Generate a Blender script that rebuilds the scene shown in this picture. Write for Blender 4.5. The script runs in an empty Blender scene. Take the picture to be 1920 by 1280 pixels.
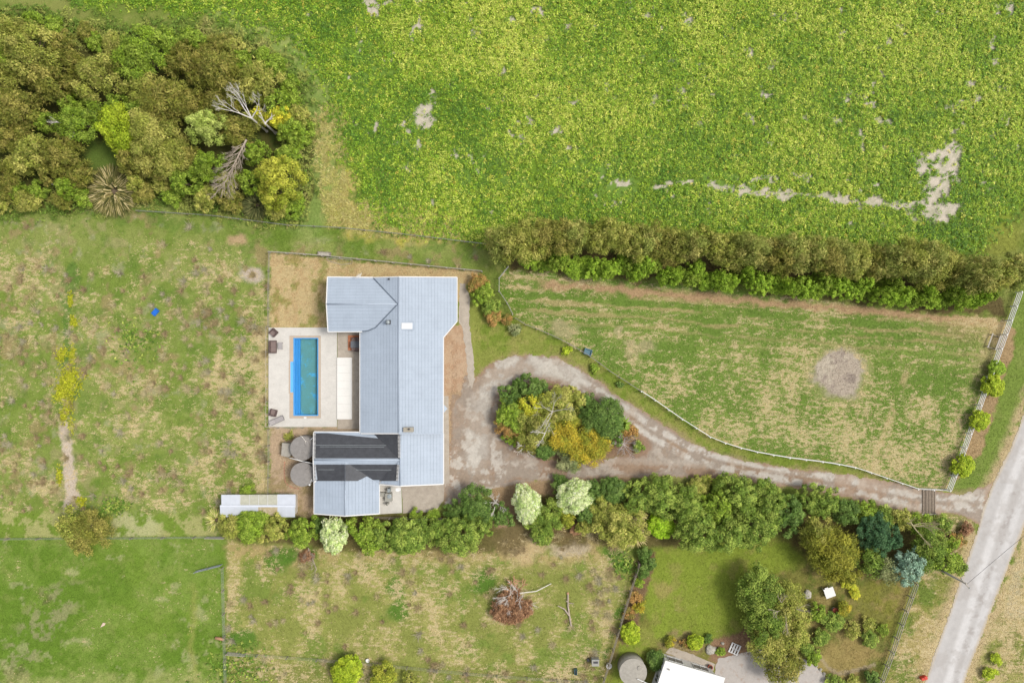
import bpy, math, random
import numpy as np
from mathutils import Vector

# ------------------------------------------------------------------ camera, sky, sun, exposure
SC = bpy.context.scene
COL = SC.collection
K, H = 0.07, 95.0            # metres per photo pixel on the ground, camera height
def W(px, py, z=0.0):        # photo pixel -> point at height z
    s = K * (H - z) / H
    return Vector(((px - 960) * s, (640 - py) * s, z))

cam = bpy.data.cameras.new('camera'); camo = bpy.data.objects.new('camera', cam); COL.objects.link(camo)
camo.location = (0, 0, H); cam.sensor_width = 36; cam.lens = 18 * H / (960 * K); cam.clip_end = 4000
SC.camera = camo

SUN_EL, SUN_AZ = 58, 6      # azimuth measured from +x towards +y
world = bpy.data.worlds.new('World'); SC.world = world; world.use_nodes = True
wn = world.node_tree; bg = wn.nodes['Background']
sky = wn.nodes.new('ShaderNodeTexSky'); sky.sky_type = 'NISHITA'; sky.sun_disc = False
sky.sun_elevation = math.radians(SUN_EL); sky.sun_rotation = math.radians(90 - SUN_AZ)
sky.dust_density = 3.0; sky.air_density = 1.0
hs = wn.nodes.new('ShaderNodeHueSaturation'); hs.inputs['Saturation'].default_value = 0.28
wn.links.new(sky.outputs[0], hs.inputs['Color']); wn.links.new(hs.outputs[0], bg.inputs['Color'])
bg.inputs['Strength'].default_value = 0.125
sl = bpy.data.lights.new('sun', 'SUN'); sl.energy = 1.5; sl.angle = math.radians(15); sl.color = (1.0, 0.95, 0.87)
so = bpy.data.objects.new('sun', sl); COL.objects.link(so)
_a, _e = math.radians(SUN_AZ), math.radians(SUN_EL)
so.rotation_euler = Vector((math.cos(_a)*math.cos(_e), math.sin(_a)*math.cos(_e), math.sin(_e))).to_track_quat('Z', 'Y').to_euler()
SC.view_settings.view_transform = 'Standard'; SC.view_settings.look = 'None'
SC.view_settings.exposure = 0.68; SC.view_settings.gamma = 1.0
EXPF = 1.45                  # how much brighter the exposure shows a lit albedo

# ------------------------------------------------------------------ helpers
rng = np.random.default_rng(7); random.seed(7)
def lin(c):
    c = np.asarray(c, float) / 255.0
    return np.where(c <= 0.04045, c / 12.92, ((c + 0.055) / 1.055) ** 2.4)
def alb(*c, k=1.0): return tuple(np.clip(lin(c) * k / EXPF, 0, 0.85))

def mat(name, color=None, rough=0.8, attr=False, noise=0.0, nscale=5.0, metal=0.0, bump=0.0, spec=0.3,
        objrand=0.0, transl=0.0, noise2=None, fleck=None, alpha=None, emis=None):
    m = bpy.data.materials.new(name); m.use_nodes = True
    nt = m.node_tree; b = nt.nodes['Principled BSDF']; L = nt.links.new
    b.inputs['Roughness'].default_value = rough; b.inputs['Metallic'].default_value = metal
    b.inputs['Specular IOR Level'].default_value = spec
    if attr:
        a = nt.nodes.new('ShaderNodeAttribute'); a.attribute_name = 'Col'; out = a.outputs['Color']
    else:
        a = nt.nodes.new('ShaderNodeRGB'); a.outputs[0].default_value = (*color, 1); out = a.outputs[0]
    geo = nt.nodes.new('ShaderNodeNewGeometry')
    def mul(out, fac_out):
        v = nt.nodes.new('ShaderNodeVectorMath'); v.operation = 'SCALE'
        L(out, v.inputs[0]); L(fac_out, v.inputs['Scale']); return v.outputs[0]
    def nfac(scale, amt, detail=4):
        n = nt.nodes.new('ShaderNodeTexNoise'); n.inputs['Scale'].default_value = scale; n.inputs['Detail'].default_value = detail
        n.inputs['Roughness'].default_value = 0.65
        L(geo.outputs['Position'], n.inputs['Vector'])
        r = nt.nodes.new('ShaderNodeMapRange'); r.inputs['From Min'].default_value = 0.3; r.inputs['From Max'].default_value = 0.7
        r.inputs['To Min'].default_value = 1 - amt; r.inputs['To Max'].default_value = 1 + amt
        L(n.outputs[0], r.inputs['Value']); return r.outputs[0], n.outputs[0]
    nb = None
    if noise:
        f, nb = nfac(nscale, noise); out = mul(out, f)
    if noise2:
        f, _ = nfac(noise2[0], noise2[1]); out = mul(out, f)
    if fleck:                                    # (scale, threshold, colour): scattered flecks of another colour
        n = nt.nodes.new('ShaderNodeTexNoise'); n.inputs['Scale'].default_value = fleck[0]; n.inputs['Detail'].default_value = 5
        n.inputs['Roughness'].default_value = 0.7
        L(geo.outputs['Position'], n.inputs['Vector'])
        r = nt.nodes.new('ShaderNodeMapRange'); r.inputs['From Min'].default_value = fleck[1]; r.inputs['From Max'].default_value = fleck[1] + 0.1
        L(n.outputs[0], r.inputs['Value'])
        mx = nt.nodes.new('ShaderNodeMix'); mx.data_type = 'RGBA'; mx.inputs['B'].default_value = (*fleck[2], 1)
        sc = nt.nodes.new('ShaderNodeMath'); sc.operation = 'MULTIPLY'; sc.inputs[1].default_value = fleck[3] if len(fleck) > 3 else 0.6
        L(r.outputs[0], sc.inputs[0]); L(sc.outputs[0], mx.inputs['Factor']); L(out, mx.inputs['A']); out = mx.outputs['Result']
    if objrand:
        oi = nt.nodes.new('ShaderNodeObjectInfo')
        r = nt.nodes.new('ShaderNodeMapRange'); r.inputs['To Min'].default_value = 1 - objrand; r.inputs['To Max'].default_value = 1 + objrand
        L(oi.outputs['Random'], r.inputs['Value']); out = mul(out, r.outputs[0])
    L(out, b.inputs['Base Color'])
    if bump and nb is not None:
        bp = nt.nodes.new('ShaderNodeBump'); bp.inputs['Strength'].default_value = bump; bp.inputs['Distance'].default_value = 0.1
        L(nb, bp.inputs['Height']); L(bp.outputs[0], b.inputs['Normal'])
    if transl:
        t = nt.nodes.new('ShaderNodeBsdfTranslucent'); L(out, t.inputs['Color'])
        ms = nt.nodes.new('ShaderNodeMixShader'); ms.inputs[0].default_value = transl
        L(b.outputs[0], ms.inputs[1]); L(t.outputs[0], ms.inputs[2])
        L(ms.outputs[0], nt.nodes['Material Output'].inputs['Surface'])
    return m

class MB:
    def __init__(s): s.v = []; s.f = []
    def add(s, vs, fs):
        n = len(s.v); s.v += [tuple(v) for v in vs]; s.f += [tuple(i + n for i in f) for f in fs]; return s
    def box(s, c, d, rz=0.0):
        hx, hy, hz = d[0] / 2, d[1] / 2, d[2] / 2; ca, sa = math.cos(rz), math.sin(rz); vs = []
        for z in (-hz, hz):
            for x, y in ((-hx, -hy), (hx, -hy), (hx, hy), (-hx, hy)):
                vs.append((c[0] + x * ca - y * sa, c[1] + x * sa + y * ca, c[2] + z))
        return s.add(vs, [(0, 3, 2, 1), (4, 5, 6, 7), (0, 1, 5, 4), (1, 2, 6, 5), (2, 3, 7, 6), (3, 0, 4, 7)])
    def beam(s, p, q, w, h):
        p = Vector(p); q = Vector(q); d = (q - p).normalized()
        up = Vector((0, 0, 1)) if abs(d.z) < 0.9 else Vector((1, 0, 0))
        a = d.cross(up).normalized() * (w / 2); b = a.cross(d).normalized() * (h / 2)
        vs = [p - a - b, p + a - b, p + a + b, p - a + b, q - a - b, q + a - b, q + a + b, q - a + b]
        return s.add(vs, [(0, 1, 2, 3), (7, 6, 5, 4), (0, 4, 5, 1), (1, 5, 6, 2), (2, 6, 7, 3), (3, 7, 4, 0)])
    def tube(s, p, q, r0, r1=None, n=6, cap=True):
        r1 = r0 if r1 is None else r1
        p = Vector(p); q = Vector(q); d = (q - p)
        if d.length < 1e-6: return s
        d.normalize(); up = Vector((0, 0, 1)) if abs(d.z) < 0.9 else Vector((1, 0, 0))
        a = d.cross(up).normalized(); b = d.cross(a)
        vs = []
        for c, r in ((p, r0), (q, r1)):
            for i in range(n):
                t = 2 * math.pi * i / n; vs.append(c + a * (r * math.cos(t)) + b * (r * math.sin(t)))
        fs = [(i, (i + 1) % n, n + (i + 1) % n, n + i) for i in range(n)]
        if cap: fs += [tuple(range(n - 1, -1, -1)), tuple(range(n, 2 * n))]
        return s.add(vs, fs)
    def lathe(s, prof, n=24, c=(0, 0, 0)):
        vs = []; fs = []
        for r, z in prof:
            for i in range(n):
                t = 2 * math.pi * i / n; vs.append((c[0] + r * math.cos(t), c[1] + r * math.sin(t), c[2] + z))
        for j in range(len(prof) - 1):
            for i in range(n):
                k = (i + 1) % n; fs.append((j * n + i, j * n + k, (j + 1) * n + k, (j + 1) * n + i))
        fs.append(tuple(range((len(prof) - 1) * n, len(prof) * n))); fs.append(tuple(range(n - 1, -1, -1)))
        return s.add(vs, fs)
    def prism(s, pts, z0, z1):
        n = len(pts); vs = [(p[0], p[1], z0) for p in pts] + [(p[0], p[1], z1) for p in pts]
        area = sum(pts[i][0] * pts[(i + 1) % n][1] - pts[(i + 1) % n][0] * pts[i][1] for i in range(n))
        fs = [tuple(range(n, 2 * n)), tuple(range(n - 1, -1, -1))] + [(i, (i + 1) % n, n + (i + 1) % n, n + i) for i in range(n)]
        if area < 0: fs = [tuple(reversed(f)) for f in fs]
        return s.add(vs, fs)
    def slab(s, pts3, t):      # a plane polygon given thickness downwards
        n = len(pts3); vs = [Vector(p) for p in pts3] + [Vector(p) - Vector((0, 0, t)) for p in pts3]
        area = sum(vs[i].x * vs[(i + 1) % n].y - vs[(i + 1) % n].x * vs[i].y for i in range(n))
        fs = [tuple(range(n)), tuple(range(2 * n - 1, n - 1, -1))] + [(i, n + i, n + (i + 1) % n, (i + 1) % n) for i in range(n)]
        if area < 0: fs = [tuple(reversed(f)) for f in fs]
        return s.add(vs, fs)
    def mesh(s, name, m, smooth=False, off=None):
        me = bpy.data.meshes.new(name)
        vs = s.v if off is None else [(v[0] - off[0], v[1] - off[1], v[2] - off[2]) for v in s.v]
        me.from_pydata(vs, [], s.f); me.materials.append(m)
        if smooth: me.shade_smooth()
        me.update(); return me

def link(name, me, parent=None, loc=None, rz=0.0, scale=None):
    o = bpy.data.objects.new(name, me); COL.objects.link(o)
    if parent is not None: o.parent = parent
    if loc is not None: o.location = loc
    if rz: o.rotation_euler[2] = rz
    if scale is not None: o.scale = scale
    return o
def tag(o, label=None, cat=None, group=None, kind=None):
    if label: o['label'] = label
    if cat: o['category'] = cat
    if group: o['group'] = group
    if kind: o['kind'] = kind
    return o
def thing(name, label, cat, loc, rz=0.0, group=None):
    o = bpy.data.objects.new(name, None); COL.objects.link(o); o.location = loc; o.rotation_euler[2] = rz
    o.empty_display_size = 0.2
    return tag(o, label, cat, group)
def wpos(o):
    v = Vector((0, 0, 0))
    while o is not None: v = v + o.location; o = o.parent
    return v
def part(name, mb, m, parent, smooth=False, local=False, label=None):
    off = None if local else wpos(parent)
    o = link(name, mb.mesh(name, m, smooth, off), parent)
    if label: o['label'] = label
    return o
def single(name, mb, m, label, cat, loc=None, group=None, smooth=False):
    # a thing of one mesh; builder coordinates are world, origin moved to loc
    o = link(name, mb.mesh(name, m, smooth, loc), None, loc)
    return tag(o, label, cat, group)

def fast_mesh(name, V, per, C, m):
    n = len(V) // per
    me = bpy.data.meshes.new(name)
    me.vertices.add(len(V)); me.vertices.foreach_set('co', np.ascontiguousarray(V, np.float32).ravel())
    me.loops.add(n * per); me.loops.foreach_set('vertex_index', np.arange(n * per, dtype=np.int32))
    me.polygons.add(n); me.polygons.foreach_set('loop_start', np.arange(0, n * per, per, dtype=np.int32))
    a = me.color_attributes.new('Col', 'FLOAT_COLOR', 'POINT')
    cc = np.ones((len(V), 4), np.float32); cc[:, :3] = np.repeat(C, per, axis=0); a.data.foreach_set('color', cc.ravel())
    me.materials.append(m); me.update(calc_edges=True); return me

# ---- numpy noise in pixel space
def vnoise(x, y, s, seed):
    r = np.random.default_rng(seed); N = 256; g = r.random((N, N))
    x = x / s + 1000.37; y = y / s + 1000.71
    xi = np.floor(x).astype(int); yi = np.floor(y).astype(int); fx = x - xi; fy = y - yi
    fx = fx * fx * (3 - 2 * fx); fy = fy * fy * (3 - 2 * fy)
    a = g[xi % N, yi % N]; b = g[(xi + 1) % N, yi % N]; c = g[xi % N, (yi + 1) % N]; d = g[(xi + 1) % N, (yi + 1) % N]
    return (a * (1 - fx) + b * fx) * (1 - fy) + (c * (1 - fx) + d * fx) * fy
def fbm(x, y, s, seed, o=5):
    t = 0; w = 1; ws = 0; w2 = 0; o = max(o, 4)
    for k in range(o):
        t = t + w * (vnoise(x, y, s / 2 ** k, seed + 31 * k) - .5); w2 += w * w; w *= 0.68
    return .5 + t / math.sqrt(w2) * .74      # same contrast whatever the number of octaves
def ss(a, b, x):
    t = np.clip((x - a) / (b - a), 0, 1); return t * t * (3 - 2 * t)
def sdpoly(x, y, pts):       # signed distance, positive inside
    d = np.full(x.shape, 1e9); inside = np.zeros(x.shape, bool); n = len(pts)
    for i in range(n):
        ax, ay = pts[i]; bx, by = pts[(i + 1) % n]
        ex, ey = bx - ax, by - ay; wx, wy = x - ax, y - ay
        t = np.clip((wx * ex + wy * ey) / (ex * ex + ey * ey + 1e-9), 0, 1)
        d = np.minimum(d, (wx - ex * t) ** 2 + (wy - ey * t) ** 2)
        if ay != by:
            c = ((ay > y) != (by > y)) & (x < (bx - ax) * (y - ay) / (by - ay) + ax); inside ^= c
    d = np.sqrt(d); return np.where(inside, d, -d)
def dline(x, y, pts):
    d = np.full(x.shape, 1e9)
    for i in range(len(pts) - 1):
        ax, ay = pts[i]; bx, by = pts[i + 1]
        ex, ey = bx - ax, by - ay; wx, wy = x - ax, y - ay
        t = np.clip((wx * ex + wy * ey) / (ex * ex + ey * ey + 1e-9), 0, 1)
        d = np.minimum(d, (wx - ex * t) ** 2 + (wy - ey * t) ** 2)
    return np.sqrt(d)

# ------------------------------------------------------------------ where things lie (photo pixels)
WOOD = [(-80, 20), (60, 18), (150, 45), (300, 52), (420, 55), (500, 85), (562, 150), (582, 230), (575, 300), (585, 360), (560, 412), (500, 408), (380, 388), (280, 378), (150, 392), (-80, 398)]
CROP = [(120, -80), (130, 8), (300, 22), (440, 34), (520, 66), (588, 130), (620, 230), (650, 330), (700, 420), (930, 460), (1000, 415), (1400, 440), (1780, 480), (1840, 470), (1890, 420), (2000, 300), (2000, -80)]
DRIVE = [(872, 700), (887, 712), (903, 698), (925, 680), (960, 668), (1000, 664), (1045, 670), (1085, 690), (1120, 712), (1150, 736), (1184, 757), (1222, 781), (1260, 806), (1300, 830), (1340, 848), (1390, 862), (1450, 874), (1520, 881), (1600, 891), (1680, 905), (1730, 916), (1800, 926), (1838, 915), (1860, 905), (1840, 985), (1825, 975), (1790, 962), (1730, 962), (1680, 955), (1600, 935), (1540, 921), (1480, 912), (1400, 902), (1330, 896), (1250, 893), (1180, 894), (1100, 898), (1000, 903), (950, 910), (905, 922), (872, 938), (850, 950), (832, 946), (830, 880), (842, 870), (846, 740), (862, 738)]
ISLE = [(938, 795), (934, 765), (946, 738), (985, 720), (1040, 720), (1100, 746), (1150, 772), (1190, 802), (1208, 830), (1203, 848), (1150, 858), (1090, 866), (1030, 862), (980, 848), (948, 826)]
ROAD = [(2010, 560), (1962, 672), (1921, 772), (1896, 838), (1861, 909), (1844, 953), (1827, 1012), (1792, 1115), (1755, 1218), (1734, 1280), (1712, 1345), (1786, 1345), (1806, 1280), (1827, 1225), (1848, 1170), (1875, 1101), (1896, 1046), (1920, 984), (1975, 850), (2060, 640)]
PADDOCK = [(948, 505), (1100, 515), (1400, 545), (1700, 585), (1860, 595), (1888, 603), (1777, 916), (1713, 913), (1672, 900), (1603, 876), (1552, 866), (1466, 855), (1400, 843), (1366, 833), (1332, 820), (1299, 799), (1265, 778), (1237, 757), (1209, 738), (1181, 720), (1141, 695), (1099, 664), (1043, 633), (981, 607), (941, 560), (928, 532)]
LEFTMEADOW = [(-80, 392), (280, 385), (560, 412), (760, 440), (905, 460), (905, 508), (507, 473), (505, 925), (415, 965), (200, 965), (-80, 960)]
PASTURE = [(-80, 1008), (200, 1008), (420, 1006), (425, 1350), (-80, 1350)]
MIDMEADOW = [(425, 1015), (600, 1030), (900, 1030), (1000, 990), (1120, 990), (1197, 1052), (1164, 1156), (1127, 1280), (1110, 1350), (425, 1350)]
NLAWN = [(1225, 1030), (1300, 1010), (1480, 1020), (1520, 1060), (1410, 1090), (1400, 1190), (1330, 1200), (1250, 1190), (1215, 1240), (1180, 1290), (1135, 1290), (1170, 1200), (1215, 1180), (1200, 1110)]
NGARDEN = [(1197, 1035), (1480, 1005), (1713, 1088), (1650, 1266), (1640, 1350), (1110, 1350), (1127, 1280), (1164, 1156)]
CURVE_FENCE = [(1200, 733), (1237, 757), (1265, 778), (1299, 799.5), (1332, 820.6), (1366, 833), (1400, 843), (1466, 855.5), (1552, 866), (1603, 876), (1672, 900), (1713.5, 914)]

# ------------------------------------------------------------------ painting the ground's own colours
def paint(X, Y):
    n1 = fbm(X, Y, 160, 1); n2 = fbm(X, Y, 50, 2); n3 = fbm(X, Y, 18, 3); n4 = fbm(X, Y, 9, 4, 3)
    wx = X + (fbm(X, Y, 40, 11) - .5) * 34; wy = Y + (fbm(X, Y, 40, 12) - .5) * 34
    fx = X + (fbm(X, Y, 14, 13) - .5) * 12; fy = Y + (fbm(X, Y, 14, 14) - .5) * 12
    C = np.zeros(X.shape + (3,))
    def put(mask, rgb):
        c = np.array(alb(*rgb)); m = np.clip(mask, 0, 1)[..., None]; C[...] = C * (1 - m) + c * m
    one = np.ones_like(X)
    put(one, (122, 138, 62))
    put(ss(.4, .65, n2) * .7, (150, 152, 85))
    # --- left meadow: green with straw and pinkish tussocks
    M = ss(-8, 8, sdpoly(wx, wy, LEFTMEADOW))
    put(M, (126, 146, 64))
    put(M * ss(.42, .62, n2 * .6 + n3 * .4) * .75, (152, 160, 88))
    put(M * ss(.40, .62, fbm(X, Y, 60, 21)) * .4, (146, 158, 84))
    dr = ss(.52, .66, fbm(X, Y, 27, 22, 4) + .10 * ss(250, 500, X) * ss(500, 700, Y) + .08 * ss(200, 0, X) - .05 * ss(520, 430, Y))
    put(M * ss(.62, .80, fbm(X, Y, 30, 23, 4) + .05 * ss(250, 0, X)) * .45, (178, 164, 122))
    put(M * ss(.68, .8, fbm(X, Y, 36, 24, 4) + .07 * ss(160, 0, X)) * .6, (164, 140, 104))
    put(M * ss(.70, .86, fbm(X, Y, 26, 28, 4) + .05 * ss(300, 0, X)) * .35, (184, 176, 150))
    put(M * ss(.57, .75, fbm(X, Y, 34, 25)) * .45, (92, 126, 46))
    put(M * ss(28, 0, np.abs(X - 497)) * ss(500, 540, Y) * ss(.35, .55, n3) * .9, (194, 178, 128))
    put(M * ss(470, 440, Y + (n2 - .5) * 60) * ss(420, 560, X) * .8, (106, 134, 46))
    put(M * ss(18, 8, np.hypot((fx - 474) / 1.6, (fy - 516))) , (205, 190, 172))
    put(M * ss(14, 6, np.hypot((fx - 445) / 1.8, (fy - 450))), (190, 165, 125))
    # drainage channel, yellow weeds, gravel path
    ch = dline(wx, Y, [(132, 500), (130, 590), (127, 660), (132, 740)])
    put(ss(13, 6, ch) * .7, (96, 130, 56))
    gv = dline(fx, Y, [(117, 782), (124, 830), (130, 880), (134, 925), (128, 958)])
    put(ss(11 , 6, gv - ss(780, 950, Y) * 4 + ss(800, 775, Y) * 8), (205, 190, 170))
    # --- strip below the meadow
    S = ss(-5, 6, sdpoly(wx, fy, [(-80, 955), (415, 965), (430, 1006), (-80, 1012)]))
    put(S, (124, 148, 58)); put(S * ss(.48, .6, n3), (172, 172, 110))
    put(S * ss(60, 30, np.abs(X - 255)) * ss(.35, .5, n3) * .8, (186, 186, 135))
    # --- bottom left pasture
    P = ss(-3, 3, sdpoly(fx, fy, PASTURE))
    put(P, (108, 138, 48)); put(P * ss(.42, .62, n1) * .7, (124, 150, 58)); put(P * ss(.46, .68, n2) * .6, (134, 156, 72))
    put(P * ss(.56, .74, n3) * .4, (150, 160, 86)); put(P * ss(.72, .82, fbm(X, Y, 26, 26)) * .5, (180, 178, 130))
    tr = ss(.5, .62, n3) * ss(55, 20, dline(wx, wy, [(115, 1130), (60, 1200), (20, 1290)]))
    put(P * tr * .55, (166, 158, 122)); put(P * ss(.6, .66, n2) * ss(60, 20, dline(wx, wy, [(115, 1130), (40, 1230), (10, 1300)])) * .6, (92, 98, 52))
    put(P * ss(10, 0, np.abs(X - 362 - (n2 - .5) * 20)) * ss(1080, 1120, Y) * .5, (165, 165, 90))
    put(P * ss(1250, 1285, Y + (n3 - .5) * 50) * .6, (168, 172, 105))
    # --- middle meadow: straw
    Q = ss(-5, 6, sdpoly(fx, fy, MIDMEADOW))
    put(Q, (146, 152, 78)); put(Q * ss(.40, .62, n2) * .6, (172, 168, 100))
    put(Q * ss(.58, .72, fbm(X, Y, 50, 29)) * .6, (116, 142, 58))
    put(Q * ss(1068, 1040, Y + (n2 - .5) * 50) * ss(.4, .55, n3) * .8, (190, 168, 118))
    for gx, gy, gr in ((735, 1105, 20), (745, 1145, 26), (520, 1060, 24), (540, 1035, 22), (1175, 1055, 22), (1150, 1045, 24), (900, 1085, 26), (590, 1030, 16), (455, 1200, 30), (1185, 1100, 14), (1165, 1150, 14), (1150, 1190, 12), (1140, 1225, 10)):
        put(Q * ss(1.15, .6, np.hypot(wx - gx, wy - gy) / gr) * .85, (88, 128, 44))
    put(ss(1.3, .7, np.hypot((wx - 1070) / 2.8, wy - 1028) / 14) , (196, 180, 150))
    put(ss(1.3, .7, np.hypot((wx - 985) / 1.2, wy - 1010) / 40) * .85, (205, 182, 138))
    put(ss(1.3, .7, np.hypot((wx - 1070) / 1.6, wy - 985) / 26), (166, 136, 104))
    put(Q * ss(1235, 1262, fy - (X - 700) * .02) * ss(.35, .6, n2) * .7, (122, 130, 62))
    # --- neighbour's garden and lawn
    G = ss(-5, 5, sdpoly(fx, fy, NGARDEN))
    put(G, (132, 130, 66)); put(G * ss(.45, .62, n2) * .8, (162, 144, 92)); put(G * ss(.52, .64, n3) * .6, (98, 116, 46))
    Ln = ss(-8, 10, sdpoly(wx, wy, NLAWN))
    put(Ln, (140, 156, 60)); put(Ln * ss(.45, .7, n2) * .6, (142, 152, 66)); put(Ln * ss(.55, .7, fbm(X, Y, 40, 34)) * .5, (160, 152, 88))
    put(ss(1.4, .6, np.hypot(wx - 1250, wy - 1105) / 18) * .6, (178, 160, 102))
    put(ss(1.2, .7, np.hypot((wx - 1650), (wy - 1140)) / 55) * ss(.35, .55, n3) * .8, (140, 138, 62))
    put(ss(1.2, .8, np.hypot((wx - 1590) / 1.5, (wy - 1235)) / 38) * .8, (166, 146, 92))
    put(ss(-3, 3, sdpoly(fx, fy, [(1200, 1040), (1230, 1035), (1215, 1100), (1196, 1170), (1180, 1210), (1160, 1200), (1172, 1140)])), (136, 112, 82))
    put(ss(1.2, .8, np.hypot((wx - 1275) / 1.6, (wy - 1210)) / 26) * .9, (160, 142, 100))
    put(ss(-4, 4, sdpoly(fx, fy, [(1330, 1200), (1395, 1180), (1420, 1200), (1420, 1240), (1330, 1245)])) * .9, (158, 124, 100))
    put(ss(5, 2, dline(fx, fy, [(1530, 1222), (1548, 1245), (1570, 1262), (1605, 1258), (1640, 1245)])) * .8, (176, 160, 130))
    # --- verges by the road
    V = ss(-3, 3, sdpoly(fx, fy, [(1888, 603), (1777, 916), (1840, 920), (1925, 770), (2010, 560), (2000, 500), (1925, 520)]))
    put(V, (126, 146, 66)); put(V * ss(.45, .65, n2) * .5, (146, 156, 84))
    V2 = ss(-3, 3, sdpoly(fx, fy, [(1825, 975), (1745, 965), (1720, 1085), (1655, 1266), (1640, 1350), (1730, 1350), (1800, 1110)]))
    put(V2, (142, 146, 74)); put(V2 * ss(.42, .6, n2) * .8, (184, 166, 112)); put(V2 * ss(.55, .65, fbm(X, Y, 30, 35)) * .7, (108, 132, 54))
    V3 = ss(-3, 3, sdpoly(fx, fy, [(1930, 980), (1850, 1175), (1806, 1285), (1780, 1350), (2010, 1350), (2010, 900)]))
    put(V3, (166, 164, 96)); put(V3 * ss(.45, .58, n2) * .8, (190, 172, 124)); put(V3 * ss(.5, .62, n3) * .7, (116, 130, 56))
    put(V3 * ss(16, 6, np.abs(sdpoly(fx, fy, [(1912, 1060), (2010, 1060), (2010, 1160), (1895, 1145)]))) * .7, (196, 182, 152))
    rd = sdpoly(fx, fy, ROAD)
    put(ss(-26, -6, rd) * ss(.3, .5, n3 + .1), (196, 176, 134))
    # mulch under the round bushes along the rail fence
    put(ss(-3, 2, sdpoly(fx, fy, [(1888, 610), (1905, 620), (1898, 665), (1870, 750), (1838, 850), (1815, 880), (1790, 900)])) * .85, (182, 150, 116))
    # --- paddock
    D = ss(-2, 3, sdpoly(fx, fy, PADDOCK))
    put(D, (114, 140, 60)); put(D * ss(.42, .62, n2) * .6, (132, 152, 72))
    u = X * .995 + Y * .1; v = Y * .995 - X * .085
    st = fbm(u / 8.0, v, 12, 41, 3); sp = fbm(u / 2.0, v, 14, 42, 4)
    dens = .02 + .10 * ss(640, 760, Y - (X - 1400) * .12) + .05 * ss(1300, 1600, X) + .06 * (n1 - .5) + .05 * ss(700, 640, Y) * ss(1300, 1050, X) * 0
    top = 535 + (X - 980) * .083
    rw_ = .5 + .5 * np.sin((Y - top + (n2 - .5) * 16) * 2 * np.pi / 19)
    put(D * ss(85, 10, np.abs(Y - top - 18)) * ss(.72, .95, rw_ * .55 + st * .75) * .6, (198, 172, 128))
    put(D * ss(11, 3, np.abs(Y - top + 6 + (n3 - .5) * 16)) * ss(1000, 1030, X), (186, 156, 118))
    put(D * ss(1830, 1865, X + (Y - 640) * .36 + (n2 - .5) * 30) * ss(760, 620, Y) * .7, (204, 180, 134))
    put(D * ss(1700, 1850, X) * ss(660, 600, Y + (n2 - .5) * 60) * .7, (196, 168, 124))
    put(D * ss(960, 925, X - (Y - 510) * .6 + (n2 - .5) * 30) * .8, (104, 134, 48))
    put(D * ss(11, 2, np.abs(X - 1765 - (640 - Y) * .35 + 45)) * ss(680, 700, Y) * ss(.4, .55, n3) * .7, (198, 176, 130))
    rb = np.hypot(wx - 1572, (wy - 706)) / 48
    put(D * ss(1.45, 1.0, rb) * .3, (202, 180, 138)); put(D * ss(1.12, .8, rb), (188, 174, 156))
    put(D * ss(1.0, .8, rb) * ss(.54, .74, n3) * .8, (156, 142, 130)); put(D * ss(.95, .8, rb) * ss(.54, .64, fbm(X, Y, 20, 45)), (196, 184, 164))
    for gx, gy, gr in ((1050, 620, 22), (1200, 655, 18), (1165, 620, 9), (1182, 640, 9)):
        put(D * ss(1.2, .6, np.hypot((wx - gx) / 1.4, wy - gy) / gr) * .5, (200, 178, 146))
    # --- lawn along the drive, outside the paddock
    LW = ss(-3, 3, sdpoly(fx, fy, [(885, 560), (935, 575), (981, 607), (1099, 664), (1209, 738), (1299, 800), (1400, 843), (1552, 866), (1713, 914), (1780, 918), (1780, 930), (1680, 905), (1450, 874), (1300, 830), (1150, 736), (1045, 670), (960, 668), (903, 700), (888, 712), (880, 640)]))
    put(LW, (128, 146, 58)); put(LW * ss(.45, .62, n2) * .7, (152, 156, 80)); put(LW * ss(.52, .64, n3) * .4, (170, 160, 96))
    # --- crop field soil, bare sand patches, weedy margins
    F = ss(-8, 8, sdpoly(wx, wy, CROP))
    put(F, (116, 146, 48)); put(F * ss(.4, .6, n2) * .6, (134, 158, 54)); put(F * ss(.6, .8, fbm(X, Y, 45, 51)) * .6, (126, 154, 70))
    put(F * ss(70, 20, dline(wx, wy, [(650, 60), (720, 190), (790, 300), (1000, 320), (1200, 335), (1400, 345)])) * ss(.4, .55, n2) * .9, (118, 150, 66))
    put(ss(.15, .95, bare(X, Y)) * (.75 + .5 * (n4 - .2)), (212, 200, 182))
    Z = dline(wx, wy, [(617, 225), (622, 300), (628, 360), (640, 400), (700, 410), (850, 430)])
    put(ss(42, 16, Z) * ss(.3, .5, n3 + .08), (196, 180, 108)); put(ss(40, 20, Z) * ss(.52, .62, n3) * ss(360, 400, Y) * .6, (182, 178, 62))
    put(ss(1.3, .7, np.hypot(wx - 720, wy - 330) / 28) * ss(.4, .55, n3) * .8, (190, 160, 106))
    E = dline(wx, wy, [(440, 30), (530, 90), (590, 180), (590, 300), (580, 400)])
    put(ss(60, 25, E) * .8, (138, 160, 82)); put(ss(60, 25, E) * ss(.5, .65, n3) * .6, (164, 172, 100))
    put(ss(30, 10, np.hypot((wx - 1870), (wy - 440) )/2.2) * .6, (150, 156, 62))
    # --- woodland floor
    B = ss(-4, 8, sdpoly(wx, wy, WOOD)); put(B, (92, 92, 48)); put(B * ss(.5, .62, n3) * .7, (76, 94, 40))
    put(ss(1.3, .6, np.hypot(wx - 190, (wy - 290)) / 34) * .8, (112, 138, 60))
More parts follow.
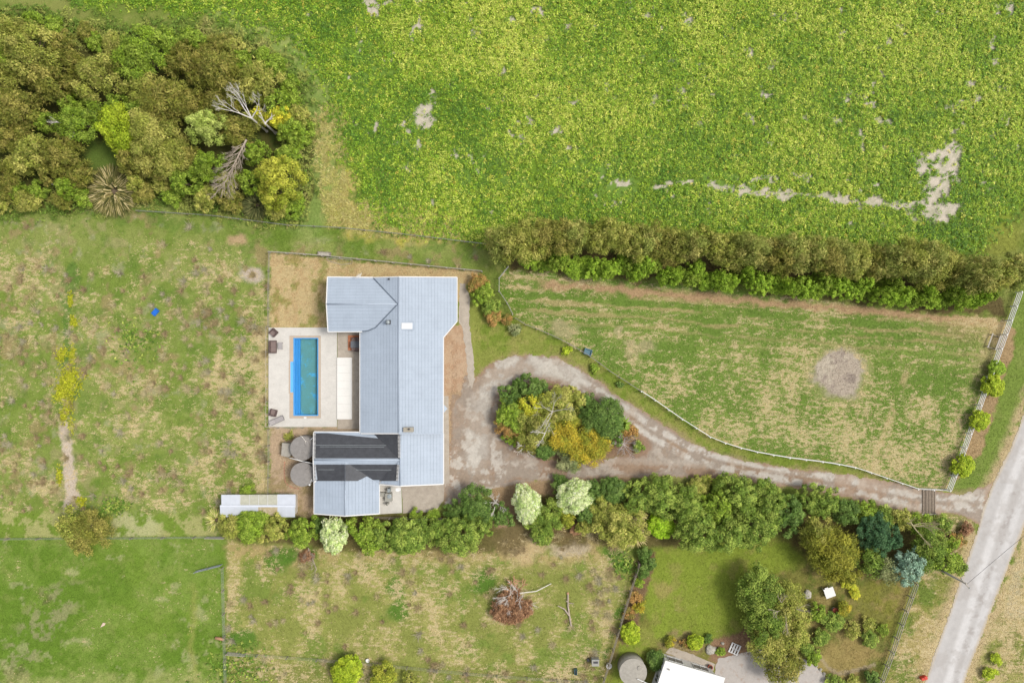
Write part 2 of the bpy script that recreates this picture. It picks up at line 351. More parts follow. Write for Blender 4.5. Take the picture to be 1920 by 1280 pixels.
    put(ss(-4, 8, sdpoly(wx, wy, [(410, 968), (920, 960), (960, 930), (1180, 905), (1700, 970), (1810, 985), (1800, 1060), (1700, 1090), (1550, 1060), (1480, 1010), (1200, 1030), (1000, 1020), (920, 1035), (600, 1035), (415, 1010)])) * .85, (112, 98, 62))
    put(ss(-2, 4, sdpoly(fx, fy, [(920, 905), (1180, 890), (1180, 935), (1000, 930), (945, 990), (925, 985)])) * .9, (176, 146, 116))
    put(ss(-4, 6, sdpoly(wx, wy, [(945, 470), (1080, 460), (1400, 490), (1870, 540), (1890, 585), (1700, 580), (1400, 545), (1080, 515), (950, 500)])), (110, 98, 62))
    # --- round the house
    Yd = ss(-2, 2, sdpoly(fx, fy, [(507, 474), (905, 510), (880, 530), (860, 560), (640, 640), (507, 622)]))
    put(Yd, (206, 184, 136)); put(Yd * ss(.48, .6, n2 * .5 + n3 * .5) * ss(750, 560, X) * .8, (142, 148, 72))
    put(Yd * ss(612, 620, fy) * ss(.4, .5, n3), (116, 140, 52)); put(Yd * ss(.5, .62, n4) * .35, (166, 130, 92))
    put(ss(-2, 2, sdpoly(fx, fy, [(506, 800), (680, 800), (680, 812), (590, 812), (590, 970), (552, 968), (552, 926), (506, 926)])), (194, 170, 140))
    put(ss(-2, 2, sdpoly(fx, fy, [(506, 800), (590, 800), (590, 970), (552, 968), (552, 926), (506, 926)])) * ss(.5, .62, n3) * .6, (152, 138, 88))
    put(ss(-1, 2, sdpoly(fx, fy, [(825, 640), (845, 610), (866, 606), (880, 640), (886, 712), (862, 745), (850, 900), (825, 930)])), (200, 172, 142))
    put(ss(-1, 2, sdpoly(fx, fy, [(825, 640), (845, 610), (866, 606), (880, 640), (886, 712), (862, 745), (850, 900), (825, 930)])) * ss(.5, .6, n4) * .6, (176, 142, 112))
    dv = sdpoly(fx, fy, DRIVE)
    put(ss(-10, 0, dv) * ss(1040, 960, X) * 0 + ss(-9, 0, dv) * .6 * ss(.35, .6, n3 + .05), (172, 150, 116))
    put(ss(-3, 3, sdpoly(fx, fy, ISLE)), (160, 132, 106))
    lush = ss(.5, .9, 1 - ss(0, 1, np.abs(n4 - .5) * 6)) * 0
    C *= (0.90 + 0.20 * n4)[..., None]
    out = np.maximum(np.maximum(-15 - X, X - 1935), np.maximum(-15 - Y, Y - 1295)); fo = ss(0, 38, out)[..., None]
    C = C * (1 - fo) + np.array(alb(126, 146, 62)) * fo          # even pasture beyond the surveyed fields
    return np.clip(C, 0.01, .8)

STRAW = alb(200, 181, 132)
def dryness(X, Y):
    n1 = fbm(X, Y, 160, 1); n2 = fbm(X, Y, 50, 2); n3 = fbm(X, Y, 20, 3)
    fx = X + (fbm(X, Y, 14, 13) - .5) * 12; fy = Y + (fbm(X, Y, 14, 14) - .5) * 12
    d = np.zeros_like(X) + .12
    M = ss(-8, 8, sdpoly(fx, fy, LEFTMEADOW))
    d = np.maximum(d, M * np.clip(.33 + .6 * (n2 - .5) + .55 * (n3 - .5) + .22 * ss(250, 480, X) * ss(480, 650, Y) + .10 * ss(160, 0, X) - .25 * ss(520, 430, Y), .04, .85))
    d = np.where(M > .5, np.where((Y < 505) & (X > 500), .12, d), d)
    d = np.where(sdpoly(fx, fy, PASTURE) > 0, np.clip(.12 + .5 * (n2 - .5) + .3 * (n3 - .5), 0, .6), d)
    Q = sdpoly(fx, fy, MIDMEADOW) > 0
    d = np.where(Q, np.clip(.39 + .9 * (n2 - .5) + .4 * (n3 - .5), .05, .95), d)
    P = sdpoly(fx, fy, PADDOCK) > 0
    top = 535 + (X - 980) * .083
    pc = .31 + .18 * ss(620, 760, Y - (X - 1400) * .10) + .10 * ss(1250, 1600, X) + .55 * (n2 - .5) + .3 * (n1 - .5) + .14 * ss(1150, 1000, X) + .10 * np.sin((Y - top) * 2 * np.pi / 24) * ss(220, 60, Y - top)
    pc = np.maximum(pc, .5 * ss(1.7, 1.1, np.hypot(X - 1572, Y - 706) / 48)); pc = np.maximum(pc, .7 * ss(1720, 1840, X) * ss(670, 600, Y + (n2 - .5) * 60))
    d = np.where(P, np.clip(pc, .05, .9), d)
    for poly, b in (([(1825, 975), (1745, 965), (1720, 1085), (1655, 1266), (1640, 1350), (1730, 1350), (1800, 1110)], .42), ([(1930, 980), (1850, 1175), (1806, 1285), (1780, 1350), (2010, 1350), (2010, 900)], .55)):
        d = np.where(sdpoly(fx, fy, poly) > 0, np.clip(b + .9 * (n2 - .5) + .4 * (n3 - .5), 0, .9), d)
    d = np.where(sdpoly(fx, fy, NLAWN) > 0, np.clip(.10 + .5 * (n2 - .5), 0, .4), d)
    d = np.where(sdpoly(fx, fy, CROP) > 0, .0, d)
    d = np.where(sdpoly(fx, fy, WOOD) > 0, .05, d)
    d = np.where(np.hypot(X - 1572, Y - 706) < 47, .0, d)
    out = np.maximum(np.maximum(-15 - X, X - 1935), np.maximum(-15 - Y, Y - 1295)); fo = ss(0, 38, out); d = d * (1 - fo) + .3 * fo
    return d
BARE = [(795, 218, 23, 22), (698, 14, 16, 22), (740, 5, 20, 6), (785, 42, 7, 18), (770, 65, 5, 14), (942, 130, 7, 6), (1013, 20, 5, 9), (703, 240, 6, 9), (672, 98, 5, 5), (1043, 243, 12, 9), (1075, 190, 17, 4), (876, 40, 4, 4), (1000, 22, 6, 6), (1435, 180, 8, 8), (1410, 224, 5, 12), (1438, 242, 5, 9), (1632, 197, 15, 4), (1582, 191, 8, 4), (1616, 266, 6, 19), (1653, 140, 5, 10), (1638, 160, 4, 14), (1692, 62, 7, 5), (1446, 130, 4, 9), (1408, 98, 8, 9), (1893, 15, 7, 18), (1832, 187, 10, 7), (1824, 158, 8, 7), (1808, 233, 8, 6), (1892, 230, 4, 8), (1862, 255, 5, 8), (1870, 20, 4, 14), (1860, 80, 4, 14), (1738, 310, 20, 24), (1768, 325, 28, 38), (1790, 285, 13, 20), (1750, 400, 52, 18), (1860, 352, 14, 5), (1345, 352, 22, 7), (1392, 352, 9, 12), (1430, 362, 28, 8), (1480, 362, 30, 8), (1530, 366, 26, 7), (1580, 376, 32, 12), (1640, 378, 24, 9), (1690, 382, 30, 8), (1240, 345, 22, 5), (1290, 340, 16, 4), (1160, 347, 20, 4), (1430, 335, 30, 4), (1500, 330, 24, 4), (1640, 345, 14, 4)]
def bare(X, Y):
    fx = X + (fbm(X, Y, 16, 61) - .5) * 22; fy = Y + (fbm(X, Y, 16, 62) - .5) * 22
    m = np.zeros_like(X)
    for cx, cy, rx, ry in BARE:
        m = np.maximum(m, ss(1.25, .75, np.hypot((fx - cx) / rx, (fy - cy) / ry)))
    inner = ss(.60, .70, fbm(X, Y, 12, 63, 3)) * ss(1700, 1720, X) * ss(260, 300, Y)
    stp = ss(13, 5, dline(fx, fy, [(1330, 350), (1440, 362), (1530, 368), (1620, 380), (1720, 386), (1810, 396)])) * ss(.48, .60, fbm(X, Y, 15, 66))
    m = np.maximum(m, stp); m = np.maximum(m, ss(-4, 3, sdpoly(fx, fy, [(1722, 290), (1790, 262), (1805, 275), (1796, 330), (1782, 370), (1812, 385), (1800, 412), (1715, 412), (1735, 350)])))
    sp = ss(.78, .82, fbm(X, Y, 22, 64)) * ss(-20, 0, sdpoly(X, Y, CROP) - 40) * .8
    return np.maximum(m * (1 - .85 * inner), sp)

# ------------------------------------------------------------------ materials
M_ground = mat('grass_ground', attr=True, rough=.95, noise=.20, nscale=6.0, noise2=(18, .22), bump=.5, spec=.1)
_nt = M_ground.node_tree; _b = _nt.nodes['Principled BSDF']; _lk = _b.inputs['Base Color'].links[0]; _src = _lk.from_socket
_geo = _nt.nodes.new('ShaderNodeNewGeometry'); _mp = _nt.nodes.new('ShaderNodeMapping'); _mp.inputs['Rotation'].default_value = (0, 0, math.radians(6)); _mp.inputs['Scale'].default_value = (.55, 1.15, 1)
_nt.links.new(_geo.outputs['Position'], _mp.inputs['Vector'])
_n = _nt.nodes.new('ShaderNodeTexNoise'); _n.inputs['Scale'].default_value = 1.9; _n.inputs['Detail'].default_value = 6; _n.inputs['Roughness'].default_value = .68
_nt.links.new(_mp.outputs[0], _n.inputs['Vector'])
_at = _nt.nodes.new('ShaderNodeAttribute'); _at.attribute_name = 'Dry'
def _math(op, a, b):
    m_ = _nt.nodes.new('ShaderNodeMath'); m_.operation = op
    for i_, v_ in enumerate((a, b)):
        if isinstance(v_, (int, float)): m_.inputs[i_].default_value = v_
        else: _nt.links.new(v_, m_.inputs[i_])
    return m_.outputs[0]
_t = _math('ADD', _n.outputs[0], _math('MULTIPLY', _at.outputs['Fac'], .40)); _t = _math('SUBTRACT', _t, .69); _t = _math('MULTIPLY', _t, 11.0)
_cl = _nt.nodes.new('ShaderNodeClamp'); _nt.links.new(_t, _cl.inputs[0]); _f = _math('MULTIPLY', _cl.outputs[0], .85)
_mx = _nt.nodes.new('ShaderNodeMix'); _mx.data_type = 'RGBA'; _nt.links.new(_f, _mx.inputs['Factor']); _nt.links.new(_src, _mx.inputs['A'])
_n2 = _nt.nodes.new('ShaderNodeTexNoise'); _n2.inputs['Scale'].default_value = 7; _n2.inputs['Detail'].default_value = 4; _nt.links.new(_geo.outputs['Position'], _n2.inputs['Vector'])
_rp = _nt.nodes.new('ShaderNodeValToRGB'); _nt.links.new(_n2.outputs[0], _rp.inputs[0])
_rp.color_ramp.elements[0].position = .32; _rp.color_ramp.elements[0].color = (*alb(182, 162, 116), 1); _rp.color_ramp.elements[1].position = .66; _rp.color_ramp.elements[1].color = (*alb(226, 208, 164), 1)
_nt.links.new(_rp.outputs[0], _mx.inputs['B']); _nt.links.new(_mx.outputs['Result'], _b.inputs['Base Color'])
M_road = mat('chip_seal', attr=True, rough=.9, noise=.05, nscale=1.5, noise2=(22, .08), spec=.2)
M_drive = mat('gravel', attr=True, rough=.95, noise=.10, nscale=3, noise2=(14, .13), bump=.3, spec=.1)
M_leaf = mat('foliage', attr=True, rough=.6, transl=.2, spec=.18)
M_crop = mat('crop_leaf', attr=True, rough=.5, transl=.25, spec=.25)
M_dry = mat('dry_blade', attr=True, rough=.85, transl=.25, spec=.15)
M_bark = mat('bark', alb(120, 105, 85), .9, noise=.3, nscale=6)
M_dead = mat('bleached_wood', alb(240, 233, 222), .85, noise=.2, nscale=5)
M_twig = mat('pale_twigs', alb(218, 210, 194), .9, noise=.2, nscale=5)
M_deadgrey = mat('grey_dead_wood', alb(192, 176, 158), .9, noise=.25, nscale=5)
M_conc = mat('concrete', alb(224, 219, 210), .9, noise=.07, nscale=.9, noise2=(8, .08), fleck=(1.2, .62, alb(180, 168, 150), .45))
M_conc_old = mat('old_concrete', alb(192, 180, 164), .92, noise=.14, nscale=1.4, noise2=(9, .10), fleck=(1.6, .58, alb(205, 196, 182), .6))
M_tank = mat('tank_concrete', alb(154, 149, 144), .9, noise=.14, nscale=2.5, noise2=(11, .10), fleck=(3.0, .6, alb(112, 106, 100), .5))
M_tank2 = mat('pale_tank_concrete', alb(178, 172, 160), .9, noise=.14, nscale=2.5, noise2=(11, .10), fleck=(3.0, .6, alb(130, 124, 114), .5))
M_white = mat('white_paint', alb(246, 244, 240), .5, noise=.03, nscale=3)
M_weather = mat('weathered_timber', alb(190, 182, 170), .85, noise=.14, nscale=8)
M_timber = mat('grey_timber', alb(158, 148, 132), .9, noise=.2, nscale=6)
M_dark = mat('dark_metal', (.05, .05, .055), .5)
M_wire = mat('galvanised_wire', (.32, .32, .32), .5, metal=.4)
M_roof = mat('blue_grey_roof_steel', alb(181, 193, 207), .5, noise=.06, nscale=.6, noise2=(6, .035), objrand=.012, spec=.35, fleck=(2.2, .66, alb(168, 178, 186), .35))
def add_joints(m, axis, period, width, dark):
    nt = m.node_tree; b = nt.nodes['Principled BSDF']; src = b.inputs['Base Color'].links[0].from_socket
    g = nt.nodes.new('ShaderNodeNewGeometry'); sx = nt.nodes.new('ShaderNodeSeparateXYZ'); nt.links.new(g.outputs['Position'], sx.inputs[0])
    f = nt.nodes.new('ShaderNodeMath'); f.operation = 'FLOORED_MODULO'; nt.links.new(sx.outputs[axis], f.inputs[0]); f.inputs[1].default_value = period
    c = nt.nodes.new('ShaderNodeMath'); c.operation = 'LESS_THAN'; nt.links.new(f.outputs[0], c.inputs[0]); c.inputs[1].default_value = width
    k = nt.nodes.new('ShaderNodeMapRange'); nt.links.new(c.outputs[0], k.inputs['Value']); k.inputs['To Min'].default_value = 1; k.inputs['To Max'].default_value = dark
    v = nt.nodes.new('ShaderNodeVectorMath'); v.operation = 'SCALE'; nt.links.new(src, v.inputs[0]); nt.links.new(k.outputs[0], v.inputs['Scale']); nt.links.new(v.outputs[0], b.inputs['Base Color'])
M_roofx = mat('blue_grey_roof_steel_cross', alb(181, 193, 207), .5, noise=.06, nscale=.6, noise2=(6, .035), objrand=.012, spec=.35, fleck=(2.2, .66, alb(168, 178, 186), .35))
add_joints(M_roof, 'Y', .82, .035, .91); add_joints(M_roofx, 'X', .82, .035, .91)
M_ridge = mat('ridge_cap_steel', alb(183, 195, 209), .5, noise=.04, nscale=2)
M_valley_lipshadow = mat('valley_flashing_and_lip_shadow', alb(112, 124, 138), .6, noise=.15, nscale=4)  # valley flashing, and the painted shadow lines between tile courses
M_mat = mat('black_rubber_tubing', (.048, .050, .056), .5, noise=.22, nscale=2.0, spec=.4)
M_wall = mat('cream_weatherboard', alb(226, 220, 208), .7, noise=.05, nscale=2)
M_shed = mat('pale_shed_steel', alb(226, 231, 240), .45, noise=.05, nscale=1.2)
M_poly = mat('yellowed_polycarbonate', alb(208, 206, 186), .45, noise=.10, nscale=2.2, noise2=(7, .06), fleck=(1.6, .56, alb(182, 184, 150), .5))
M_polyd = mat('stained_polycarbonate', alb(206, 188, 152), .5, noise=.18, nscale=3, fleck=(3, .55, alb(226, 222, 206), .8))
M_glass = mat('window_glass', (.05, .06, .06), .08, spec=.7)
M_skylight = mat('skylight_dome', alb(252, 252, 250), .2, spec=.6)
M_rattan = mat('brown_rattan', alb(104, 86, 82), .8, noise=.15, nscale=14)
M_cushion = mat('taupe_cushion', alb(142, 124, 118), .9, noise=.06, nscale=6)
M_greyc = mat('grey_sling', alb(176, 170, 168), .8, noise=.05, nscale=6)
M_steelgrey = mat('grey_slate_top', alb(112, 116, 122), .6, noise=.08, nscale=5)
M_orange = mat('orange_stained_timber', alb(206, 132, 92), .7, noise=.10, nscale=5, objrand=.10)
M_canvas = mat('white_slab', alb(250, 247, 240), .8, noise=.03, nscale=1.0, noise2=(6, .03))
M_poolblue = mat('pool_fibreglass', alb(84, 166, 228, k=1.2), .35, noise=.05, nscale=1.5)
M_poolledge = mat('pool_ledge_fibreglass', alb(104, 180, 244, k=1.25), .35, noise=.04, nscale=1.5)
M_poolfloor = mat('algae_pool_floor', alb(96, 172, 206, k=1.5), .6, noise=.12, nscale=1.2, fleck=(.9, .36, alb(132, 154, 112, k=1.35), .68), noise2=(5, .12))
M_coping = mat('coping_paver', alb(206, 186, 164), .9, noise=.08, nscale=5)
M_brick = mat('terracotta_brick', alb(198, 150, 122), .9, noise=.15, nscale=8, objrand=.15)
M_rock = mat('pale_rock', alb(196, 190, 176), .9, noise=.18, nscale=4)
M_red = mat('red_plastic', alb(222, 76, 58), .5, noise=.05, nscale=5)
M_terracotta = mat('terracotta_pot', alb(176, 92, 70), .8, noise=.1, nscale=8)
M_blue = mat('blue_plastic', alb(44, 122, 222), .4, noise=.08, nscale=5)
M_troughblue = mat('faded_blue_trough', alb(96, 132, 146), .6, noise=.15, nscale=4)
M_teal = mat('teal_plastic', alb(56, 92, 96), .5, noise=.1, nscale=5)
M_pinkwood = mat('cut_wood', alb(196, 150, 116), .85, noise=.15, nscale=8)
M_soil = mat('potting_soil', alb(70, 54, 42), .95, noise=.2, nscale=12)
M_greysteel = mat('galvanised_steel', alb(176, 184, 186), .45, metal=.3, noise=.08, nscale=4)
M_greybox = mat('grey_painted_box', alb(172, 170, 160), .7, noise=.1, nscale=5)

# water: tinted see-through surface with sky reflection
M_water = bpy.data.materials.new('pool_water'); M_water.use_nodes = True
_nt = M_water.node_tree; _nt.nodes.remove(_nt.nodes['Principled BSDF'])
_t = _nt.nodes.new('ShaderNodeBsdfTransparent'); _t.inputs[0].default_value = (.84, .94, .97, 1)
_g = _nt.nodes.new('ShaderNodeBsdfGlossy'); _g.inputs['Roughness'].default_value = .06
_n = _nt.nodes.new('ShaderNodeTexNoise'); _n.inputs['Scale'].default_value = 3.5; _n.inputs['Detail'].default_value = 3
_geo = _nt.nodes.new('ShaderNodeNewGeometry'); _nt.links.new(_geo.outputs['Position'], _n.inputs['Vector'])
_b = _nt.nodes.new('ShaderNodeBump'); _b.inputs['Strength'].default_value = .25; _b.inputs['Distance'].default_value = .05
_nt.links.new(_n.outputs[0], _b.inputs['Height']); _nt.links.new(_b.outputs[0], _g.inputs['Normal'])
_f = _nt.nodes.new('ShaderNodeFresnel'); _f.inputs['IOR'].default_value = 1.33; _nt.links.new(_b.outputs[0], _f.inputs['Normal'])
_m = _nt.nodes.new('ShaderNodeMixShader'); _nt.links.new(_f.outputs[0], _m.inputs[0]); _nt.links.new(_t.outputs[0], _m.inputs[1]); _nt.links.new(_g.outputs[0], _m.inputs[2])
_nt.links.new(_m.outputs[0], _nt.nodes['Material Output'].inputs['Surface'])

# ------------------------------------------------------------------ the ground sheet (one mesh, reaching the horizon)
def px_grid(x0, x1, y0, y1, st):
    xs = np.arange(x0, x1 + .1, st, float); ys = np.arange(y0, y1 + .1, st, float); return xs, ys
def grid_mesh(name, xs, ys, z, colfn, keep, m):
    X, Y = np.meshgrid(xs, ys); nx, ny = len(xs), len(ys)
    cx = (X[:-1, :-1] + X[1:, 1:]) / 2; cy = (Y[:-1, :-1] + Y[1:, 1:]) / 2
    k = keep(cx, cy) if keep else np.ones(cx.shape, bool)
    j, i = np.nonzero(k); a = j * nx + i
    F = np.stack([a + nx, a + nx + 1, a + 1, a], 1)
    used = np.unique(F); remap = np.full(nx * ny, -1); remap[used] = np.arange(len(used)); F = remap[F]
    xf, yf = X.ravel()[used], Y.ravel()[used]
    V = np.stack([(xf - 960) * K, (640 - yf) * K, np.full(len(used), z)], 1)
    C = colfn(xf, yf)
    me = bpy.data.meshes.new(name)
    me.vertices.add(len(V)); me.vertices.foreach_set('co', V.astype(np.float32).ravel())
    me.loops.add(F.size); me.loops.foreach_set('vertex_index', F.astype(np.int32).ravel())
    me.polygons.add(len(F)); me.polygons.foreach_set('loop_start', np.arange(0, F.size, 4, dtype=np.int32))
    at = me.color_attributes.new('Col', 'FLOAT_COLOR', 'POINT')
    cc = np.ones((len(V), 4), np.float32); cc[:, :3] = C; at.data.foreach_set('color', cc.ravel())
    if m is M_ground:
        dat = me.attributes.new('Dry', 'FLOAT', 'POINT'); dat.data.foreach_set('value', dryness(xf, yf).astype(np.float32))
    me.materials.append(m); me.update(calc_edges=True); return me

POOL = (549, 632, 598, 780)          # pool rim in pixels
gx, gy = px_grid(-60, 1980, -60, 1341, 3)
far = [-14000, -7000, -3000, -1200, -500, -200]
gx = np.concatenate([far, gx, [2180, 2500, 3200, 5000, 9000, 16000]]); gy = np.concatenate([far, gy, [1500, 1800, 2600, 4600, 8600, 15000]])
me = grid_mesh('ground', gx, gy, 0.0, lambda x, y: paint(x, y), lambda x, y: ~((x > 540) & (x < 606) & (y > 625) & (y < 788)), M_ground)
tag(link('ground', me), 'flat rural ground of mixed green and straw grass', 'ground', kind='structure')

# ---- road and drive
def col_road(x, y):
    n = fbm(x, y, 30, 71); n2 = fbm(x, y, 8, 72, 3)
    t = (x - 1861) + (y - 909) * .37
    w = sdpoly(x, y, ROAD)
    c = np.array(alb(200, 196, 192)) * np.ones((len(x), 1))
    def put(m, rgb):
        nonlocal c; m = np.clip(m, 0, 1)[:, None]; c = c * (1 - m) + np.array(alb(*rgb)) * m
    L_ = dline(x, y, [(1962, 735), (1888, 925), (1850, 1040), (1775, 1285)]) ; R_ = dline(x, y, [(1990, 745), (1915, 935), (1872, 1060), (1797, 1290)])
    put(ss(16, 6, np.abs(L_ - 12)) * .25, (186, 181, 176)); put(ss(12, 3, L_) * .8, (222, 219, 216)); put(ss(10, 3, R_) * .8, (214, 211, 208))
    put(ss(.5, .65, n) * .4, (180, 173, 166)); put(ss(6, 1, w) * .7, (200, 184, 158))
    put(ss(.58, .66, n2) * ss(12, 3, dline(x, y, [(1905, 925), (1862, 1050), (1790, 1280)])) * .5, (160, 152, 146))
    return c * (.95 + .1 * n2)[:, None]
def keep_poly(poly, amp, seed, hole=None):
    def f(x, y):
        fx = x + (fbm(x, y, 12, seed) - .5) * amp; fy = y + (fbm(x, y, 12, seed + 1) - .5) * amp
        k = sdpoly(fx, fy, poly) > 0
        if hole is not None: k &= sdpoly(fx, fy, hole) < 0
        return k
    return f
xs, ys = px_grid(1700, 2060, 560, 1345, 2)
tag(link('road', grid_mesh('road', xs, ys, .03, col_road, keep_poly(ROAD, 4, 73), M_road)), 'pale grey chip sealed country road', 'road', kind='structure')
def col_drive(x, y):
    n = fbm(x, y, 46, 81); n2 = fbm(x, y, 18, 82); n3 = fbm(x, y, 7, 83, 3)
    c = np.array(alb(166, 152, 137)) * np.ones((len(x), 1))
    def put(m, rgb):
        nonlocal c; m = np.clip(m, 0, 1)[:, None]; c = c * (1 - m) + np.array(alb(*rgb)) * m
    wx = x + (n2 - .5) * 20; wy = y + (n2 - .5) * 14
    loop = dline(wx, wy, [(890, 870), (896, 800), (905, 740), (940, 700), (990, 686), (1040, 692), (1080, 708)])
    put(ss(26, 8, loop) * .8, (194, 186, 174)); put(ss(24, 6, loop) * ss(.5, .62, n2) * .8, (208, 202, 190))
    put(ss(-18, -2, sdpoly(wx, wy, ISLE)) * .85, (158, 128, 104))
    low = dline(wx, wy, [(930, 888), (1080, 880), (1200, 872), (1300, 884), (1420, 892), (1520, 906), (1640, 928)])
    put(ss(18, 6, low) * ss(.38, .55, n + .08) * .85, (160, 132, 108))
    tr = dline(wx, wy, [(1085, 720), (1150, 760), (1215, 805), (1290, 848), (1370, 872), (1480, 892), (1600, 912), (1720, 940), (1850, 945)])
    put(ss(8, 3, np.abs(tr - 9)) * ss(.36, .52, n2 + .04) * .9, (208, 201, 190)); put(ss(5, 1, tr) * ss(.4, .55, n) * .8, (158, 134, 110))
    tr2 = dline(wx, wy, [(1140, 862), (1230, 864), (1330, 870)])
    put(ss(10, 3, tr2) * .5, (192, 182, 168))
    put(ss(.55, .66, n) * .5, (168, 146, 124)); put(ss(.58, .68, n2) * .5, (200, 190, 176))
    put(ss(5, 0, sdpoly(wx, wy, DRIVE)) * .7, (166, 138, 110)); put(ss(875, 845, wx) * ss(740, 760, y) * .5 * ss(.4, .6, n2), (176, 142, 116))
    put(ss(1480, 1600, x) * ss(.4, .6, n) * .5, (192, 170, 150))
    put(ss(.52, .62, n2) * ss(1000, 900, x) * ss(780, 860, y) * .8, (206, 198, 186))
    return c * (.88 + .24 * n3)[:, None]
xs, ys = px_grid(820, 1864, 655, 990, 2)
tag(link('driveway', grid_mesh('driveway', xs, ys, .015, col_drive, keep_poly(DRIVE, 9, 84, ISLE), M_drive)), 'worn gravel driveway looping round the planted island', 'driveway', kind='structure')

def flat(name, pts, z, m, t=.06, label=None):
    mb = MB().prism([W(*p) for p in pts], z - t, z)
    o = link(name, mb.mesh(name, m)); tag(o, label, name.replace('_', ' '), kind='structure'); return o
def ragged(pts, amp=1.2, step=5, seed=0):
    r = random.Random(seed); out = []
    n = len(pts)
    for i in range(n):
        a = pts[i]; b = pts[(i + 1) % n]; L = math.hypot(b[0] - a[0], b[1] - a[1]); k = max(1, int(L / step))
        for j in range(k):
            t = j / k; out.append((a[0] + (b[0] - a[0]) * t + r.uniform(-amp, amp), a[1] + (b[1] - a[1]) * t + r.uniform(-amp, amp)))
    return out
flat('garden_path', ragged([(862, 530), (872, 533), (881, 560), (879, 600), (884, 640), (889, 690), (890, 712), (884, 726), (878, 712), (876, 690), (872, 650), (866, 610), (860, 604)], 1.6, 5, 3), .02, M_conc_old, label='pale concrete path curving past the house')
flat('side_path', [(828, 742), (841, 742), (843, 906), (828, 906)], .024, M_conc_old, label='narrow concrete strip along the house wall')
flat('concrete_pad', ragged([(752, 902), (833, 902), (832, 938), (815, 958), (756, 962)], .6, 8, 4), .028, M_conc_old, label='stained concrete pad behind the house')
flat('service_pad', [(700, 900), (752, 900), (754, 961), (700, 964)], .034, M_conc, label='pale concrete pad beside the gable end')
flat('gravel_court', ragged([(1420, 1215), (1345, 1235), (1330, 1300), (1330, 1345), (1560, 1345), (1545, 1265), (1520, 1240), (1480, 1225)], 1.8, 5, 6), .02, mat('court_gravel', alb(192, 184, 176), .95, noise=.08, nscale=2, noise2=(15, .1), fleck=(1.1, .55, alb(168, 142, 122), .5)), label='grey gravel parking court by the white roofed house')
flat('court_step', ragged([(1248, 1222), (1258, 1212), (1300, 1226), (1340, 1244), (1338, 1256), (1300, 1246)], .8, 5, 8), .03, M_conc_old, label='concrete step strip below the white wall')
# pool patio in four pieces round the pool
PA = (504, 614, 632, 800)
pm = MB()
for (x0, y0, x1, y1) in ((504, 614, 632, 629.5), (504, 783.5, 632, 800), (504, 629.5, 543, 783.5), (601.5, 629.5, 632, 783.5)):
    pm.prism([W(x0, y0), W(x1, y0), W(x1, y1), W(x0, y1)], -.1, .05)
tag(link('patio', pm.mesh('patio', M_conc)), 'pale concrete patio round the swimming pool', 'patio', kind='structure')
flat('house_terrace', [(633, 614), (690, 614), (690, 804), (633, 804)], .042, M_conc_old, label='stained concrete terrace beside the house wall')

# ------------------------------------------------------------------ swimming pool
x0, y0, x1, y1 = POOL
pool = thing('swimming_pool', 'blue fibreglass swimming pool with murky green water in the patio', 'pool', W(573, 706))
def ring(mb, o, i, z0, z1):        # rectangular ring between outer o and inner i rects
    for a in ((o[0], o[1], o[2], i[1]), (o[0], i[3], o[2], o[3]), (o[0], i[1], i[0], i[3]), (i[2], i[1], o[2], i[3])):
        mb.prism([W(a[0], a[1]), W(a[2], a[1]), W(a[2], a[3]), W(a[0], a[3])], z0, z1)
mb = MB(); ring(mb, (543.2, 629.7, 601.3, 783.3), (550.2, 633.2, 597.2, 779.2), -.1, .075); part('coping', mb, M_coping, pool)
mb = MB(); ring(mb, (550.4, 633.4, 597, 779), (552, 635, 595.5, 777.5), -1.7, .05); part('rim', mb, M_poolblue, pool)
mb = MB().prism([W(552.1, 635.1), W(557.5, 635.1), W(557.5, 777.4), W(552.1, 777.4)], -1.7, -.32); part('bench', mb, M_poolblue, pool)
mb = MB().prism([W(557.5, 635.1), W(561, 635.1), W(561, 777.4), W(557.5, 777.4)], -1.7, -.5); part('step', mb, M_poolblue, pool)
mb = MB().prism([W(561.02, 635.1), W(595.4, 635.1), W(595.4, 777.4), W(561.02, 777.4)], -1.72, -.8); part('floor', mb, M_poolfloor, pool)
mb = MB().prism([W(545, 678), W(550.2, 678), W(550.2, 735), W(545, 735)], .0, .10); part('side_ledge', mb, M_poolledge, pool)
mb = MB().prism([W(542, 675.5), W(545, 675.5), W(545, 737.5), W(542, 737.5)], .0, .09); part('ledge_coping', mb, M_coping, pool)
mb = MB().prism([W(552, 635), W(595.5, 635), W(595.5, 777.5), W(552, 777.5)], -.14, -.135)
part('water', mb, M_water, pool)
mb = MB().prism([W(570, 781), W(575, 781), W(575, 784.5), W(570, 784.5)], .076, .10); part('skimmer_lid', mb, M_white, pool)

